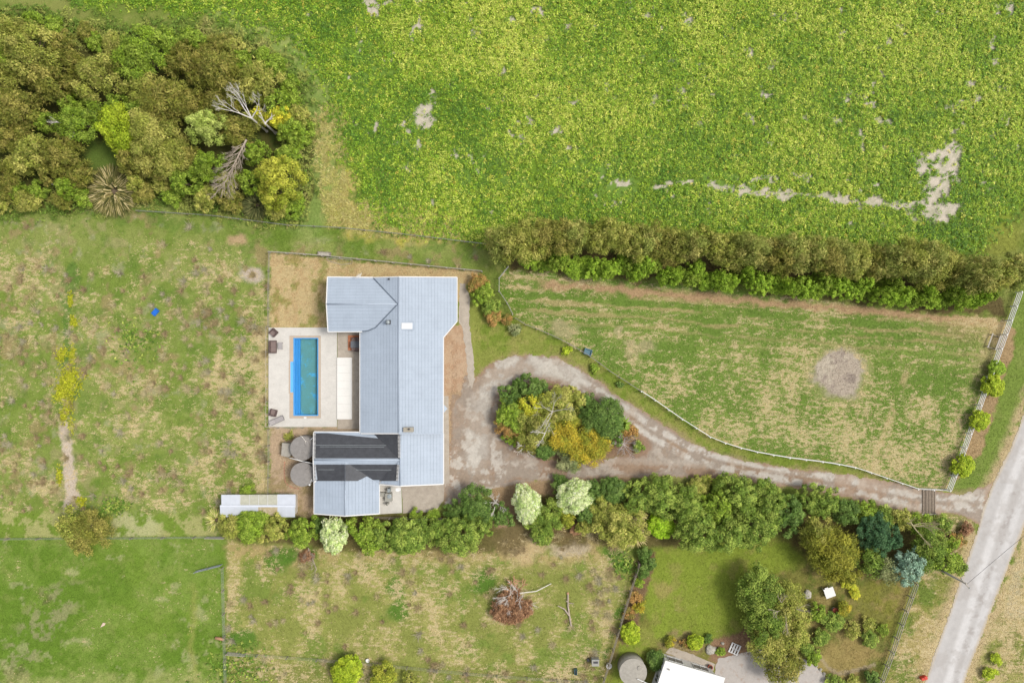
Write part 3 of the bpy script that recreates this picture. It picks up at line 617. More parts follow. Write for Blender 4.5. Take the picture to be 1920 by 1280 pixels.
# ------------------------------------------------------------------ farmhouse
house = thing('farmhouse', 'sprawling single storey house with blue grey metal tile roof and black solar mats', 'house', W(745, 720))
def roof_plane(px_pts, zf, eave_dir, parent, course=.40, m=None, name='tile_course', lift=0.0):
    """slope cut into tile courses; px_pts outline in pixels, zf(px,py)->z, eave_dir 'x' or 'y' = the direction courses run in"""
    m = m or (M_roof if eave_dir == 'y' else M_roofx)
    P = [W(p[0], p[1], zf(*p)) for p in px_pts]
    # parameter across the courses: horizontal coordinate normal to eave_dir
    ax = 1 if eave_dir == 'x' else 0
    vals = [p[ax] for p in P]; lo, hi = min(vals), max(vals)
    # which end is the eave (lower)?
    zl = np.mean([p.z for p in P if abs(p[ax] - lo) < .6]); zh = np.mean([p.z for p in P if abs(p[ax] - hi) < .6])
    n = max(1, int(round((hi - lo) / course))); st = (hi - lo) / n
    def clip(poly, v, keep_ge):
        out = []
        for i in range(len(poly)):
            a = poly[i]; b = poly[(i + 1) % len(poly)]
            ia = (a[ax] >= v - 1e-9) if keep_ge else (a[ax] <= v + 1e-9); ib = (b[ax] >= v - 1e-9) if keep_ge else (b[ax] <= v + 1e-9)
            if ia: out.append(a)
            if ia != ib:
                t = (v - a[ax]) / (b[ax] - a[ax]); out.append(a.lerp(b, t))
        return out
    made = []
    part('lip_shadow_sheet', MB().slab([p - Vector((0, 0, .035)) for p in P], .02), M_valley_lipshadow, parent)  # dark sheet showing in the course gaps, painted stand-in for lip shadow lines
    for k in range(n):
        a, b = lo + k * st, lo + (k + 1) * st
        q = clip(clip(P, a, True), b, False)
        # dedupe
        r = []
        for p in q:
            if not r or (p - r[-1]).length > .004: r.append(p)
        if len(r) > 1 and (r[0] - r[-1]).length < .004: r.pop()
        if len(r) < 3: continue
        low = a if zl < zh else b
        hi_e = b if zl < zh else a; gp = .012 * (1 if hi_e > low else -1)
        r2 = [(p if abs(p[ax] - hi_e) > .03 else p - Vector((gp if ax == 0 else 0, gp if ax == 1 else 0, 0))) for p in r]
        pts = [p + Vector((0, 0, lift + .035 * (1 - abs(p[ax] - low) / st))) for p in r2]   # lower lip stands proud
        o = part(name, MB().slab(pts, .03), m, parent); made.append(o)
    return made

ZR, XR = 4.25, 747.8        # main ridge
def z_mainL(x, y): return ZR - (XR - x) * .0232
def z_mainR(x, y): return ZR - (x - XR) * .0165
def z_wing(x, y): return 4.18 - abs(y - 570) * .0222
def strip_line(pts, w, h):
    mb = MB()
    for i in range(len(pts) - 1): mb.beam(pts[i], pts[i + 1], w, h)
    return mb
roof = link('roof', MB().prism([W(680, 640, 2), W(820, 640, 2), W(820, 800, 2), W(680, 800, 2)], 2.35, 2.4).mesh('roof', M_wall, False, wpos(house)), house)
R_ = roof
roof_plane([(XR, 519.5), (700, 521), (676, 521.5), (675.5, 621), (675.5, 811.8), (XR, 811.8)], z_mainL, 'y', R_)
roof_plane([(XR, 519.5), (856.5, 520.5), (856.5, 602), (831, 632), (830.5, 811.8), (XR, 811.8)], z_mainR, 'y', R_)
roof_plane([(612, 570), (614.5, 520), (700, 521), (745.5, 570)], lambda x, y: z_wing(x, y) + .012, 'x', R_)
roof_plane([(612, 570), (745.5, 570), (704, 614), (691, 619.5), (679, 621), (615.5, 621)], lambda x, y: z_wing(x, y) + .012, 'x', R_)
# lower rear part: ridge at x=751
def z_lowR(x, y): return 3.75 - (x - 751) * .0205
def z_lowL(x, y): return 3.75 - (751 - x) * .0245
def z_sol(x, y): return 3.70 - abs(y - 862) * .0235
def z_ext(x, y): return 3.62 - abs(x - 647) * .0155
roof_plane([(751, 813), (831, 812.8), (831, 906.5), (751, 910)], z_lowR, 'y', R_)
roof_plane([(751, 813), (751, 910), (711, 906), (749, 863), (749, 859), (704, 812.5)], z_lowL, 'y', R_)
roof_plane([(588.5, 862), (749, 862), (704, 812.5), (680, 810.5), (590, 809.5)], z_sol, 'x', R_)
roof_plane([(588.5, 862), (749, 862), (711, 904), (590, 904)], z_sol, 'x', R_)
roof_plane([(647, 864), (647, 966), (589.5, 962), (590, 905), (592, 902)], lambda x, y: z_ext(x, y) + .02, 'y', R_)
roof_plane([(647, 864), (647, 966), (711, 962), (711, 902), (705, 900)], lambda x, y: z_ext(x, y) + .02, 'y', R_)
# ridge caps
def cap(a, b, za, zb=None):
    mb = MB(); mb.beam(W(a[0], a[1], za + .01), W(b[0], b[1], (za if zb is None else zb) + .01), .20, .035); return part('ridge_cap', mb, M_ridge, R_, True)
cap((XR, 519.5), (XR, 811.8), ZR + .04); cap((612, 570), (746, 570), 4.22); cap((751, 813), (751, 910), 3.79); cap((588.5, 862), (749.5, 862), 3.74); cap((647, 902), (647, 966), 3.68)
# valley flashings
for pts in ([(700, 521), (745.5, 569.5)], [(745.5, 570), (704, 614), (691, 619.5), (679, 621)]):
    mb = strip_line([W(x, y, max(z_mainL(x, y), z_wing(x, y)) + .06) for x, y in pts], .14, .03); part('valley', mb, M_valley_lipshadow, R_)
# gutters / barge boards
def gutter(pts, zf, w=.12, dz=-.04, m=None, name='gutter'):
    return part(name, strip_line([W(x, y, zf(x, y) + dz) for x, y in pts], w, .12), m or M_white, R_)
gutter([(857, 520), (857, 602.5), (831.6, 632.5), (831.1, 812)], z_mainR); gutter([(831.8, 812), (831.8, 907)], z_lowR)
gutter([(615, 621.8), (679, 621.8)], z_wing); gutter([(675, 622), (675, 812)], z_mainL); gutter([(589, 809), (677, 809.6)], z_sol)
gutter([(589, 963), (589, 905)], z_ext); gutter([(711.6, 962), (711.6, 908)], z_ext); gutter([(712, 907.5), (751, 911)], z_lowL)
gutter([(612, 570), (614, 520)], z_wing, .12, .02, name='barge_board'); gutter([(612, 570), (615, 621)], z_wing, .12, .02, name='barge_board')
gutter([(614, 519.2), (700, 520)], z_wing, .14); gutter([(700, 520.2), (XR, 518.8)], z_mainL, .1, .02, name='barge_board'); gutter([(XR, 518.8), (857, 519.8)], z_mainR, .1, .02, name='barge_board')
gutter([(677, 812.4), (XR, 812.6)], z_mainL, .12, .0, name='barge_board'); gutter([(XR, 812.6), (831, 812.4)], z_mainR, .12, .0, M_ridge, name='barge_board')
gutter([(589, 962.5), (647, 966.8)], z_ext, .12, .02, name='barge_board'); gutter([(647, 966.8), (711.5, 962.5)], z_ext, .12, .02, name='barge_board')
gutter([(751, 910.6), (831, 907.2)], z_lowR, .12, .02, name='barge_board'); gutter([(588.4, 810), (587.4, 862)], z_sol, .12, .02, name='barge_board'); gutter([(587.4, 862), (589, 905)], z_sol, .12, .02, name='barge_board')
# walls under the roof, set back from the eaves
def wallp(name, pts, z1, zref=2.4):
    return part(name, MB().prism([W(x, y, zref) for x, y in pts], 0, z1), M_wall, house)
wallp('wall', [(622, 528), (848, 528), (848, 600), (824, 628), (824, 806), (684, 806), (684, 612), (622, 612)], 2.2)
wallp('wall', [(600, 818), (824, 812), (824, 898), (757, 900), (757, 898), (704, 898), (704, 954), (598, 954)], 2.15)
for a, b, c in (((624, 530), (624, 612), (624, 570)),):
    part('gable_wall', MB().prism([W(622.6, 534, 3), W(626, 534, 3), W(626, 606, 3), W(622.6, 606, 3)], 2.2, 3.2), M_wall, house)
# black solar heating mats: each mat a part, tubes as ridges, pale header pipes at the ends
def mats(poly, zf, run, n, along):
    P = [W(x, y, zf(x, y) + .085) for x, y in poly]
    return part('solar_mat', MB().slab(P, .025), M_mat, R_)
def mat_tubes(lines):
    mb = MB()
    for p, q in lines: mb.tube(p, q, .022, n=4, cap=False)
    return mb
zs = lambda x, y: z_sol(x, y); zl_ = lambda x, y: z_lowL(x, y); ze = lambda x, y: z_ext(x, y) + .02
def inpoly(x, y, poly):
    c = False; n = len(poly)
    for i in range(n):
        ax, ay = poly[i]; bx, by = poly[(i + 1) % n]
        if (ay > y) != (by > y) and x < (bx - ax) * (y - ay) / (by - ay) + ax: c = not c
    return c
def mat_field(poly, zf, y0, y1, step=2.05, gap=None):
    """strips of mat running in x inside poly (pixels); every strip is a part of its own"""
    y = y0; k = 0
    while y < y1 - .3:
        yb = min(y + step * 5.0, y1)
        # find x extent at strip's middle edges by scanning
        pts_top = [x for x in np.arange(586, 756, .5) if inpoly(x, y + .05, poly)]
        pts_bot = [x for x in np.arange(586, 756, .5) if inpoly(x, yb - .05, poly)]
        if pts_top or pts_bot:
            pts_top = pts_top or [pts_bot[0], pts_bot[0] + .5]; pts_bot = pts_bot or [pts_top[0], pts_top[0] + .5]
            q = [(pts_top[0], y + .05), (pts_top[-1], y + .05), (pts_bot[-1], yb - .05), (pts_bot[0], yb - .05)]
            part('solar_mat', MB().slab([W(a, b, zf(a, b) + .10) for a, b in q], .03), M_mat, R_)
        y = yb; k += 1
mat_field([(590.5, 811.5), (706, 813.2), (748.5, 858.8), (589.5, 858.8)], zs, 811.8, 858.8)
mat_field([(701, 813.2), (748.5, 813.2), (749, 858), (746, 858)], zl_, 813.3, 858)
mat_field([(591, 870.5), (643, 870.5), (596, 901)], zs, 870.5, 901)
mat_field([(636, 870.5), (646.9, 870.5), (646.9, 901.5), (591, 901.5)], ze, 870.5, 901.5)
mat_field([(647.1, 870.5), (657, 870.5), (706, 900), (647.1, 902)], ze, 870.5, 901.5)
mat_field([(650, 870.5), (745, 870.5), (716, 899.5), (700, 899.5)], zs, 870.5, 899.5)
mat_field([(739, 870.5), (747.5, 870.5), (745.5, 901.5), (710, 901.5)], zl_, 870.5, 901.5)
# header pipes with their row of clips
def header(pts, zf):
    mb = MB()
    for i in range(len(pts) - 1):
        a, b = pts[i], pts[i + 1]
        mb.tube(W(*a, zf(*a) + .16), W(*b, zf(*b) + .16), .035, n=6)
    part('header_pipe', mb, M_dark, R_)
    a, b = pts[0], pts[-1]; n = int(math.hypot(b[0] - a[0], b[1] - a[1]) / 2.4); me = None
    base = MB().box((0, 0, 0), (.34, .05, .05)).mesh('pipe_clip', M_white)
    for i in range(n):
        t = (i + .5) / n; x = a[0] + (b[0] - a[0]) * t; y = a[1] + (b[1] - a[1]) * t
        link('pipe_clip', base, R_, W(x, y, zf(x, y) + .20) - wpos(R_))
header([(589.5, 812), (588.8, 860)], zs); header([(748.2, 815), (749, 858)], zl_); header([(590, 871), (591, 902)], zs); header([(747, 871), (745, 901)], zl_)
for yy, (xa, xb) in ((834, (592, 724)), (837, (600, 720)), (880, (596, 742))):
    part('pale_tube', MB().beam(W(xa, yy, z_sol(xa, yy) + .14), W(xb, yy + .6, z_sol(xb, yy) + .14), .035, .02), M_greysteel, R_)
# roof furniture
def box_at(px, py, z, sx, sy, sz, rz=0): c = W(px, py, z); return MB().box((c.x, c.y, z + sz / 2), (sx, sy, sz), rz)
sk = part('skylight', box_at(763.5, 611, z_mainR(763, 611) + .0, 1.75, 1.05, .2), M_roof, R_)
part('skylight_dome', box_at(763.2, 611, z_mainR(763, 611) + .18, 1.36, .76, .08), M_skylight, R_)
c = W(728.5, 604, 4.0)
fl = part('flue', MB().lathe([(.17, -.4), (.17, .55), (.26, .55), (.26, .68), (.05, .8)], 14, (c.x, c.y, c.z)), M_greysteel, R_, True)
part('flue_base', box_at(728.5, 604, 3.75, .6, .55, .2), M_dark, R_)
part('flue_flashing', MB().slab([W(x, y, z_mainL(x, y) + .06) for x, y in ((733, 598.5), (745, 598.5), (745, 611), (733, 611))], .02), M_ridge, R_)
ch = part('chimney', box_at(767, 804, 3.7, 1.25, .58, .75), mat('chimney_brick', alb(176, 168, 152), .9, noise=.15, nscale=6), R_)
part('chimney_pot', MB().lathe([(.12, 0), (.12, .2), (.07, .2)], 10, tuple(W(767, 804, 4.45))), M_dark, R_)
c = W(730, 523.5, 3.85); part('roof_vent', MB().lathe([(.08, -.1), (.08, .25), (.13, .27), (.02, .36)], 10, tuple(c)), M_dark, R_)
mb = MB(); c = W(672, 521, 3.05); mb.tube(c, W(672, 518, 4.2), .03); mb.beam(W(668, 519, 4.2), W(677, 515.5, 4.2), .05, .05)
for i in range(4): t = i / 3; a = W(668.5 + 8 * t, 518.7 - 3 * t, 4.22); mb.beam(a + Vector((-.12, -.3, 0)), a + Vector((.12, .3, 0)), .03, .03)
part('television_aerial', mb, M_white, R_)
mb = MB().lathe([(.02, 0), (.22, .05), (.36, .14), (.33, .15), (.2, .08), (.03, .04)], 18, (0, 0, 0))
d = part('satellite_dish', mb, M_white, R_, True, True); d.location = W(746, 916, 2.6) - wpos(R_); d.rotation_euler = (.5, .35, 0)
part('dish_arm', MB().tube(W(750, 911.5, 2.4), W(746, 916, 2.58), .03), M_white, R_)
part('window_hood', MB().slab([W(831, 757, 2.0), W(839, 766, 1.8), W(831.5, 774, 2.0), W(828, 766, 2.1)], .04), M_ridge, house)
# rainwater pipes from the roof to the tanks
mb = MB(); mb.tube(W(543, 858, 2.3), W(568, 864.6, 2.35), .055, n=8); mb.tube(W(568, 864.6, 2.35), W(587, 868.5, 2.5), .055, n=8); mb.tube(W(543, 858, 2.3), W(543, 858, 0), .05, n=8)
part('downpipe', mb, M_white, house, True)
mb = MB(); mb.tube(W(588, 820, 2.5), W(582, 824, 2.35), .05, n=8); mb.tube(W(582, 824, 2.35), W(582, 824, 2.0), .05, n=8); part('downpipe', mb, M_white, house, True)
mb = MB(); mb.tube(W(590, 906, 2.4), W(584, 898, 2.3), .05, n=8); mb.tube(W(584, 898, 2.3), W(582, 905, 2.1), .05, n=8); part('downpipe', mb, M_white, house, True)
for px, py in ((598.5, 872.5), (591, 902), (581, 908)):
    part('vent_pipe', MB().lathe([(.06, -.6), (.06, .1), (.12, .12), (.12, .2), (.02, .24)], 10, tuple(W(px, py, 3.0 if px > 590 else 2.2))), M_white, house)

# long white platform on the terrace
can = thing('white_platform', 'long low white slab platform on the terrace beside the house', 'platform', W(646, 728))
for i in range(8):
    a = 670.0 + i * 14.45
    part('slab', MB().prism([W(632.6, a + .06), W(659.5, a + .06), W(659.5, a + 14.36), W(632.6, a + 14.36)], .044, .20), M_canvas, can)
part('kerb', MB().prism([W(659.6, 670), W(660.5, 670), W(660.5, 785.6), W(659.6, 785.6)], .044, .21), M_white, can)
# timber platform with dining set
dk = thing('timber_platform', 'orange stained timber platform by the terrace door', 'platform', W(664, 642))
for i in range(7):
    a = 628.5 + i * 4.05
    part('plank', MB().prism([W(653, a), W(677, a), W(677, a + 3.8), W(653, a + 3.8)], .05, .16), M_orange, dk)
def table(px, py, rz, lx, ly, z0, name, label, m, h=.73):
    t = thing(name, label, 'table', W(px, py) + Vector((0, 0, z0)), rz)
    part('table_top', MB().box((0, 0, h), (lx, ly, .05)), m, t, local=True)
    for sx in (-1, 1):
        for sy in (-1, 1): part('leg', MB().box((sx * (lx / 2 - .07), sy * (ly / 2 - .07), h / 2 - .0125), (.06, .06, h - .025)), M_dark, t, local=True)
    return t
table(668.5, 645.5, 0, 1.15, .85, .16, 'dining_table', 'grey topped outdoor dining table on the orange platform', M_steelgrey)
def chair(px, py, rz, label, z0=.16):
    t = thing('dining_chair', label, 'chair', W(px, py) + Vector((0, 0, z0)), rz, 'chairs round the outdoor dining table')
    part('seat', MB().box((0, 0, .44), (.46, .46, .06)), M_cushion, t, local=True)
    part('backrest', MB().box((0, .23, .68), (.46, .05, .42)), M_rattan, t, local=True)
    for sx in (-1, 1):
        for sy in (-1, 1): part('leg', MB().box((sx * .2, sy * .2, .205), (.05, .05, .41)), M_dark, t, local=True)
L_ch = 'taupe cushioned chair at the grey outdoor dining table'
for px, py, rz in ((664.5, 636.5, 0), (671.5, 636, .05), (664.5, 654.5, math.pi), (671, 655, math.pi - .08)): chair(px, py, rz, L_ch)

# patio furniture
def armchair(px, py, rz, label, w=.85, d=.85, name='rattan_armchair', cat='armchair', seats=1, group=None):
    t = thing(name, label, cat, W(px, py) + Vector((0, 0, .05)), rz, group)
    part('base', MB().box((0, 0, .16), (w, d, .32)), M_rattan, t, local=True)
    part('backrest', MB().box((0, d / 2 - .07, .5), (w, .14, .36)), M_rattan, t, local=True)
    for s in (-1, 1): part('armrest', MB().box((s * (w / 2 - .06), -.07, .44), (.12, d - .14, .24)), M_rattan, t, local=True)
    cw = (w - .26) / seats
    for i in range(seats): part('seat_cushion', MB().box((-w / 2 + .13 + cw * (i + .5), -.06, .38), (cw - .02, d - .18, .12)), M_cushion, t, local=True)
armchair(514.5, 623.5, -.75, 'brown rattan armchair turned corner-wise beside the brown sofa')
armchair(513.5, 650, math.pi / 2, 'brown rattan two seat sofa with low table before it', 1.65, .82, 'rattan_sofa', 'sofa', 2)
armchair(514, 773, 2.9, 'brown rattan armchair beside the grey sun lounger')
t = table(527.5, 648, 0, .55, .9, .05, 'coffee_table', 'small grey coffee table in front of the brown sofa', M_greyc, .38)
t = thing('sun_lounger', 'grey sling sun lounger set askew at the patio corner', 'sun lounger', W(521, 787.3) + Vector((0, 0, .05)), .42)
part('frame', MB().box((0, 0, .28), (1.9, .66, .05)), M_dark, t, local=True)
part('sling', MB().box((.28, 0, .33), (1.25, .58, .04)), M_greyc, t, local=True)
part('backrest', MB().add([(-.36, -.29, .34), (-.36, .29, .34), (-.93, .29, .62), (-.93, -.29, .62), (-.36, -.29, .30), (-.36, .29, .30), (-.93, .29, .58), (-.93, -.29, .58)], [(0, 1, 2, 3), (7, 6, 5, 4), (0, 4, 5, 1), (1, 5, 6, 2), (2, 6, 7, 3), (3, 7, 4, 0)]), M_greyc, t, local=True)
for sx in (-.75, .75):
    for sy in (-.28, .28): part('leg', MB().box((sx, sy, .13), (.05, .05, .26)), M_dark, t, local=True)

# tanks, slab, service things
def tank(px, py, r, h, m, label, group=None):
    t = thing('water_tank', label, 'water tank', W(px, py, h).xy.to_3d(), 0, group)
    part('tank_wall', MB().lathe([(r, 0), (r, h), (r - .1, h + .02)], 40), m, t, True, True)
    part('tank_lid', MB().lathe([(r + .05, h + .02), (r + .05, h + .10), (r * .5, h + .2), (.05, h + .25)], 40), m, t, False, True)
    part('hatch', MB().lathe([(.28, h + .15), (.28, h + .28), (.24, h + .3)], 16, (r * .45, r * .35, 0)), m, t, False, True)
    return t
tank(567, 840, 1.5, 2.0, M_tank, 'grey concrete water tank with branch on its lid behind the solar roof')
tank(567.5, 889, 1.5, 2.0, M_tank, 'plain grey concrete water tank beside the brick edging')
tk = tank(1187, 1259, 1.72, 2.1, M_tank2, 'pale round concrete water tank beside the white roofed house')
part('inlet_pipe', MB().tube(W(1195, 1272, 2.5), W(1222, 1284, 2.7), .06, n=8), M_white, tk)
single('dead_branch', (lambda mb: (mb.tube(W(566, 818, 2.3), W(572, 826, 2.3), .05, .03), mb.tube(W(572, 826, 2.3), W(573, 832, 2.35), .04, .01), mb.tube(W(572, 826, 2.3), W(578, 829, 2.3), .03, .01), mb.tube(W(566, 818, 2.3), W(562, 816, 2.3), .03, .01), mb)[-1])(MB()), M_dead, 'forked pale branch lying on the grey tank lid', 'branch', W(570, 825, 2.3))
single('pump_house', MB().prism([W(529, 830, 1.1), W(546, 832, 1.1), W(546, 852, 1.1), W(541, 857, 1.1), W(527, 854, 1.1)], 0, 1.1), M_tank2, 'low pale concrete pump box beside the grey water tanks', 'pump box', W(537, 845))
# brick edging round lower tank: bricks are parts
be = thing('brick_edging', 'curved row of terracotta bricks beside the plain water tank', 'edging', W(535, 890))
bm_ = MB().box((0, 0, .05), (.28, .14, .1)).mesh('brick', M_brick)
pp = [(534, 864), (533, 880), (534, 896), (536, 905), (542, 910), (550, 914), (562, 916)]
for i in range(len(pp) - 1):
    a, b = W(*pp[i]), W(*pp[i + 1]); n = max(1, int((b - a).length / .3)); ang = math.atan2((b - a).y, (b - a).x)
    for j in range(n):
        p = a.lerp(b, (j + .5) / n); link('brick', bm_, be, (p.x - be.location.x, p.y - be.location.y, 0), ang + random.uniform(-.2, .2))
hp = thing('heat_pump', 'pale outdoor heat pump unit on the service pad', 'heat pump', W(729, 931))
part('casing', box_at(730, 930, .04, .85, 1.1, .8), M_greybox, hp); part('fan_grille', MB().lathe([(.3, 0), (.3, .03), (.1, .05)], 18, tuple(W(730, 930, .84))), M_greysteel, hp)
part('pipe_cover', box_at(719, 925, .04, .6, .5, .6), M_greybox, hp); part('bracket', box_at(731, 916.5, .04, .35, .5, .9), M_greysteel, hp)
single('gas_bottle', MB().lathe([(.17, 0), (.19, .1), (.19, .9), (.1, 1.1), (.06, 1.2)], 16, tuple(W(728, 942))), M_greybox, 'pale upright gas bottle next to the heat pump', 'gas bottle', W(728, 942), smooth=True)

# ------------------------------------------------------------------ long shed
shed = thing('lean_to_shed', 'long pale metal shed with yellowed see-through roof panels behind the hedge', 'shed', W(484, 947))
zt, zr, zb = 1.7, 2.5, 1.6
def sheets(x0_, x1_, n, m, ya, yb, za, zb_, nm='roof_sheet'):
    for i in range(n):
        a = x0_ + (x1_ - x0_) * i / n; b = x0_ + (x1_ - x0_) * (i + 1) / n
        up = .02 * (i % 2)
        part(nm, MB().slab([W(a, ya, za + up), W(b + .15, ya, za + up), W(b + .15, yb, zb_ + up), W(a, yb, zb_ + up)], .03), m, shed)
sheets(415, 450.5, 4, M_shed, 927, 948.5, zt, zr); sheets(450.5, 520, 7, M_poly, 927, 948.5, zt, zr); sheets(520, 554, 4, M_shed, 926.5, 948.5, zt, zr)
sheets(412.5, 484, 8, M_shed, 948.5, 969, zr, zb); sheets(484, 520, 4, M_polyd, 948.5, 969, zr, zb); sheets(520, 553, 4, M_shed, 948.5, 969, zr, zb)
part('ridge_cap', MB().beam(W(412.5, 948.3, zr + .04), W(554, 948.3, zr + .04), .25, .05), M_shed, shed)
part('wall', MB().prism([W(418, 931, 1.6), W(551, 931, 1.6), W(551, 965, 1.6), W(418, 965, 1.6)], 0, 1.55), M_wall, shed)
for px in (450.5, 468, 485, 502, 520): part('batten', MB().beam(W(px, 927.5, zt + .05), W(px, 948, zr + .05), .05, .03), M_white, shed)

# ------------------------------------------------------------------ neighbour's white house
nh = thing('white_house', 'white roofed cottage with white walls and dark windows beside the gravel court', 'house', W(1290, 1270))
zw = 2.5
rA, rB, rC, rD = (1247.5, 1238), (1359.5, 1270), (1330, 1362), (1216, 1334)
part('wall', MB().prism([W(1241, 1223.5), W(1332, 1250), W(1308, 1325), W(1214, 1304)], 0, zw - .02), M_white, nh)
def ceil_pts(sh): return
ridge0, ridge1 = (1231, 1288), (1345, 1322)
def rz_(x, y):  # gable roof falling to both sides
    d = abs((y - 1288) - (x - 1233) * .32) / 57.0
    return 3.6 - 1.05 * d
n = 9
for i in range(n):
    t0, t1 = i / n, (i + 1) / n
    def lp(a, b, t): return (a[0] + (b[0] - a[0]) * t, a[1] + (b[1] - a[1]) * t)
    for e0, e1 in ((rA, rB), (rD, rC)):
        q = [lp(e0, e1, t0), lp(e0, e1, t1), lp(ridge0, ridge1, t1), lp(ridge0, ridge1, t0)]
        zz = [2.58, 2.58, 3.6, 3.6]
        part('roof_sheet', MB().slab([W(p[0], p[1], z + .012 * (i % 2)) for p, z in zip(q, zz)], .05), M_white, nh)
part('fascia', MB().beam(W(1247.5, 1237.7, 2.5), W(1359.5, 1269.7, 2.5), .08, .2), M_white, nh)
def wall_window(a, b, z0, z1, off):
    A, B = W(*a), W(*b); d = (B - A).normalized(); nrm = Vector((-d.y, d.x, 0)) * off
    f = MB(); A2, B2 = A + nrm * .03, B + nrm * .03
    w = part('window', MB().add([A + nrm * .05 + Vector((0, 0, z0)), B + nrm * .05 + Vector((0, 0, z0)), B + nrm * .05 + Vector((0, 0, z1)), A + nrm * .05 + Vector((0, 0, z1)), A + Vector((0, 0, z0)), B + Vector((0, 0, z0)), B + Vector((0, 0, z1)), A + Vector((0, 0, z1))], [(0, 1, 2, 3), (7, 6, 5, 4), (0, 4, 5, 1), (1, 5, 6, 2), (2, 6, 7, 3), (3, 7, 4, 0)]), M_glass, nh)
    for p, q in ((z0, z0), (z1, z1)):
        part('frame', MB().beam(A + nrm * .07 + Vector((0, 0, p)), B + nrm * .07 + Vector((0, 0, p)), .06, .06), M_white, w)
    for e in (A, B, (A + B) / 2): part('frame', MB().beam(e + nrm * .07 + Vector((0, 0, z0)), e + nrm * .07 + Vector((0, 0, z1)), .05, .05), M_white, w)
wall_window((1248, 1225.6), (1275, 1233.4), .7, 2.0, 1)
wall_window((1295, 1239.2), (1322, 1247.1), .7, 2.0, 1)
wall_window((1239.3, 1228.5), (1233.6, 1245.5), .8, 2.0, -1)
wall_window((1230.6, 1254.5), (1226, 1268.5), .8, 2.0, -1)
part('wall_vent', MB().lathe([(.1, 0), (.1, .15)], 10, tuple(W(1254, 1254, 3.0))), M_greybox, nh)

# ------------------------------------------------------------------ fences
def resample(pts, step):
    P = [W(*p) for p in pts]; out = [P[0]]; acc = 0.0
    tot = sum((P[i + 1] - P[i]).length for i in range(len(P) - 1)); n = max(1, round(tot / step)); st = tot / n; need = st
    for i in range(len(P) - 1):
        a, b = P[i], P[i + 1]; L = (b - a).length; pos = 0.0
        while need - acc <= L - pos + 1e-6:
            pos += need - acc; acc = 0.0; out.append(a.lerp(b, min(1, pos / L))); need = st
        acc += L - pos
    if len(out) < n + 1: out.append(P[-1])
    return out
def fence(name, label, pts, step, ph, pw, rails, m, wires=(), wm=None, cat='fence', rw=.04, post_m=None, round_post=False):
    Q = resample(pts, step); loc = Q[len(Q) // 2].copy()
    t = thing(name, label, cat, loc)
    pmb = MB().tube((0, 0, 0), (0, 0, ph), pw / 2, n=7) if round_post else MB().box((0, 0, ph / 2), (pw, pw, ph))
    pme = pmb.mesh('post', post_m or m)
    for i, q in enumerate(Q):
        d = (Q[min(i + 1, len(Q) - 1)] - Q[max(i - 1, 0)]); link('post', pme, t, q - loc, math.atan2(d.y, d.x))
    for z, hgt in rails:
        for i in range(len(Q) - 1):
            d = (Q[i + 1] - Q[i]).normalized(); nrm = Vector((-d.y, d.x, 0)) * (pw / 2 + rw / 2)
            part('rail', MB().beam(Q[i] + nrm + Vector((0, 0, z)), Q[i + 1] + nrm + Vector((0, 0, z + random.uniform(-.015, .015))), rw, hgt), m, t)
    for z in wires:
        mb = MB()
        for i in range(len(Q) - 1): mb.tube(Q[i] + Vector((0, pw / 2, z)), Q[i + 1] + Vector((0, pw / 2, z)), .011, n=4, cap=False)
        part('wire', mb, wm or M_wire, t)
    return t
fence('rail_fence', 'straight white post and rail fence between the paddock and roadside bushes', [(1904, 548), (1878, 622), (1777.5, 902), (1772, 916)], 2.0, 1.28, .13, ((.3, .10), (.62, .10), (.92, .10), (1.22, .12)), M_white, rw=.05)
fence('rail_fence', 'curving white rail fence between the paddock and driveway lawn', CURVE_FENCE, 2.1, 1.1, .12, ((.5, .14), (1.05, .16)), M_white, rw=.06)
fence('rail_fence', 'short white rail fence across the paddock corner by the cattle grid', [(1713.5, 914.5), (1745, 916), (1772, 917.5)], 2.0, 1.15, .12, ((.5, .12), (1.08, .14)), M_white)
fence('wire_fence', 'dark wire fence with timber battens between the lawn and paddock', [(966, 597), (981, 607.5), (1012, 619), (1043, 633), (1074, 649), (1099, 664), (1119, 678), (1141, 695), (1181, 720.6), (1199, 732.5)], 1.6, 1.05, .09, ((1.0, .07),), M_timber, wires=(.25, .5, .75))
fence('wire_fence', 'angled mesh fence stepping round the garden bushes', [(953, 501), (929, 531), (941, 560), (965, 583), (961, 590)], 1.8, 1.2, .1, ((1.15, .06),), M_weather, wires=(.2, .4, .6, .8, 1.0))
fence('rail_fence', 'weathered rail fence along the dry yard behind the house', [(507.5, 474), (594.6, 480), (750, 495), (904, 510)], 2.3, 1.1, .12, ((.35, .08), (.7, .08), (1.05, .1)), M_weather)
fence('rail_fence', 'thin grey fence between the dry yard and left meadow', [(507.5, 474), (506, 540), (506, 612)], 2.4, 1.1, .1, ((1.05, .08),), M_timber, wires=(.3, .6, .85))
fence('pool_fence', 'slim white pool fence along the patio edge', [(503.2, 612.5), (503.2, 801.5), (570, 801.5)], 1.7, 1.15, .05, ((.1, .04), (1.12, .05)), M_weather, rw=.03)
fence('wire_fence', 'thin grey fence beside the water tanks', [(506, 804), (506.5, 860), (505, 924)], 2.2, 1.1, .09, ((1.05, .06),), M_timber, wires=(.3, .6, .85))
fence('wire_fence', 'long farm wire fence between the wood and left meadow', [(262, 397), (400, 406), (540, 424), (633, 428), (760, 441), (860, 453), (918, 460)], 3.4, 1.05, .10, (), M_timber, wires=(.25, .5, .75, 1.0))
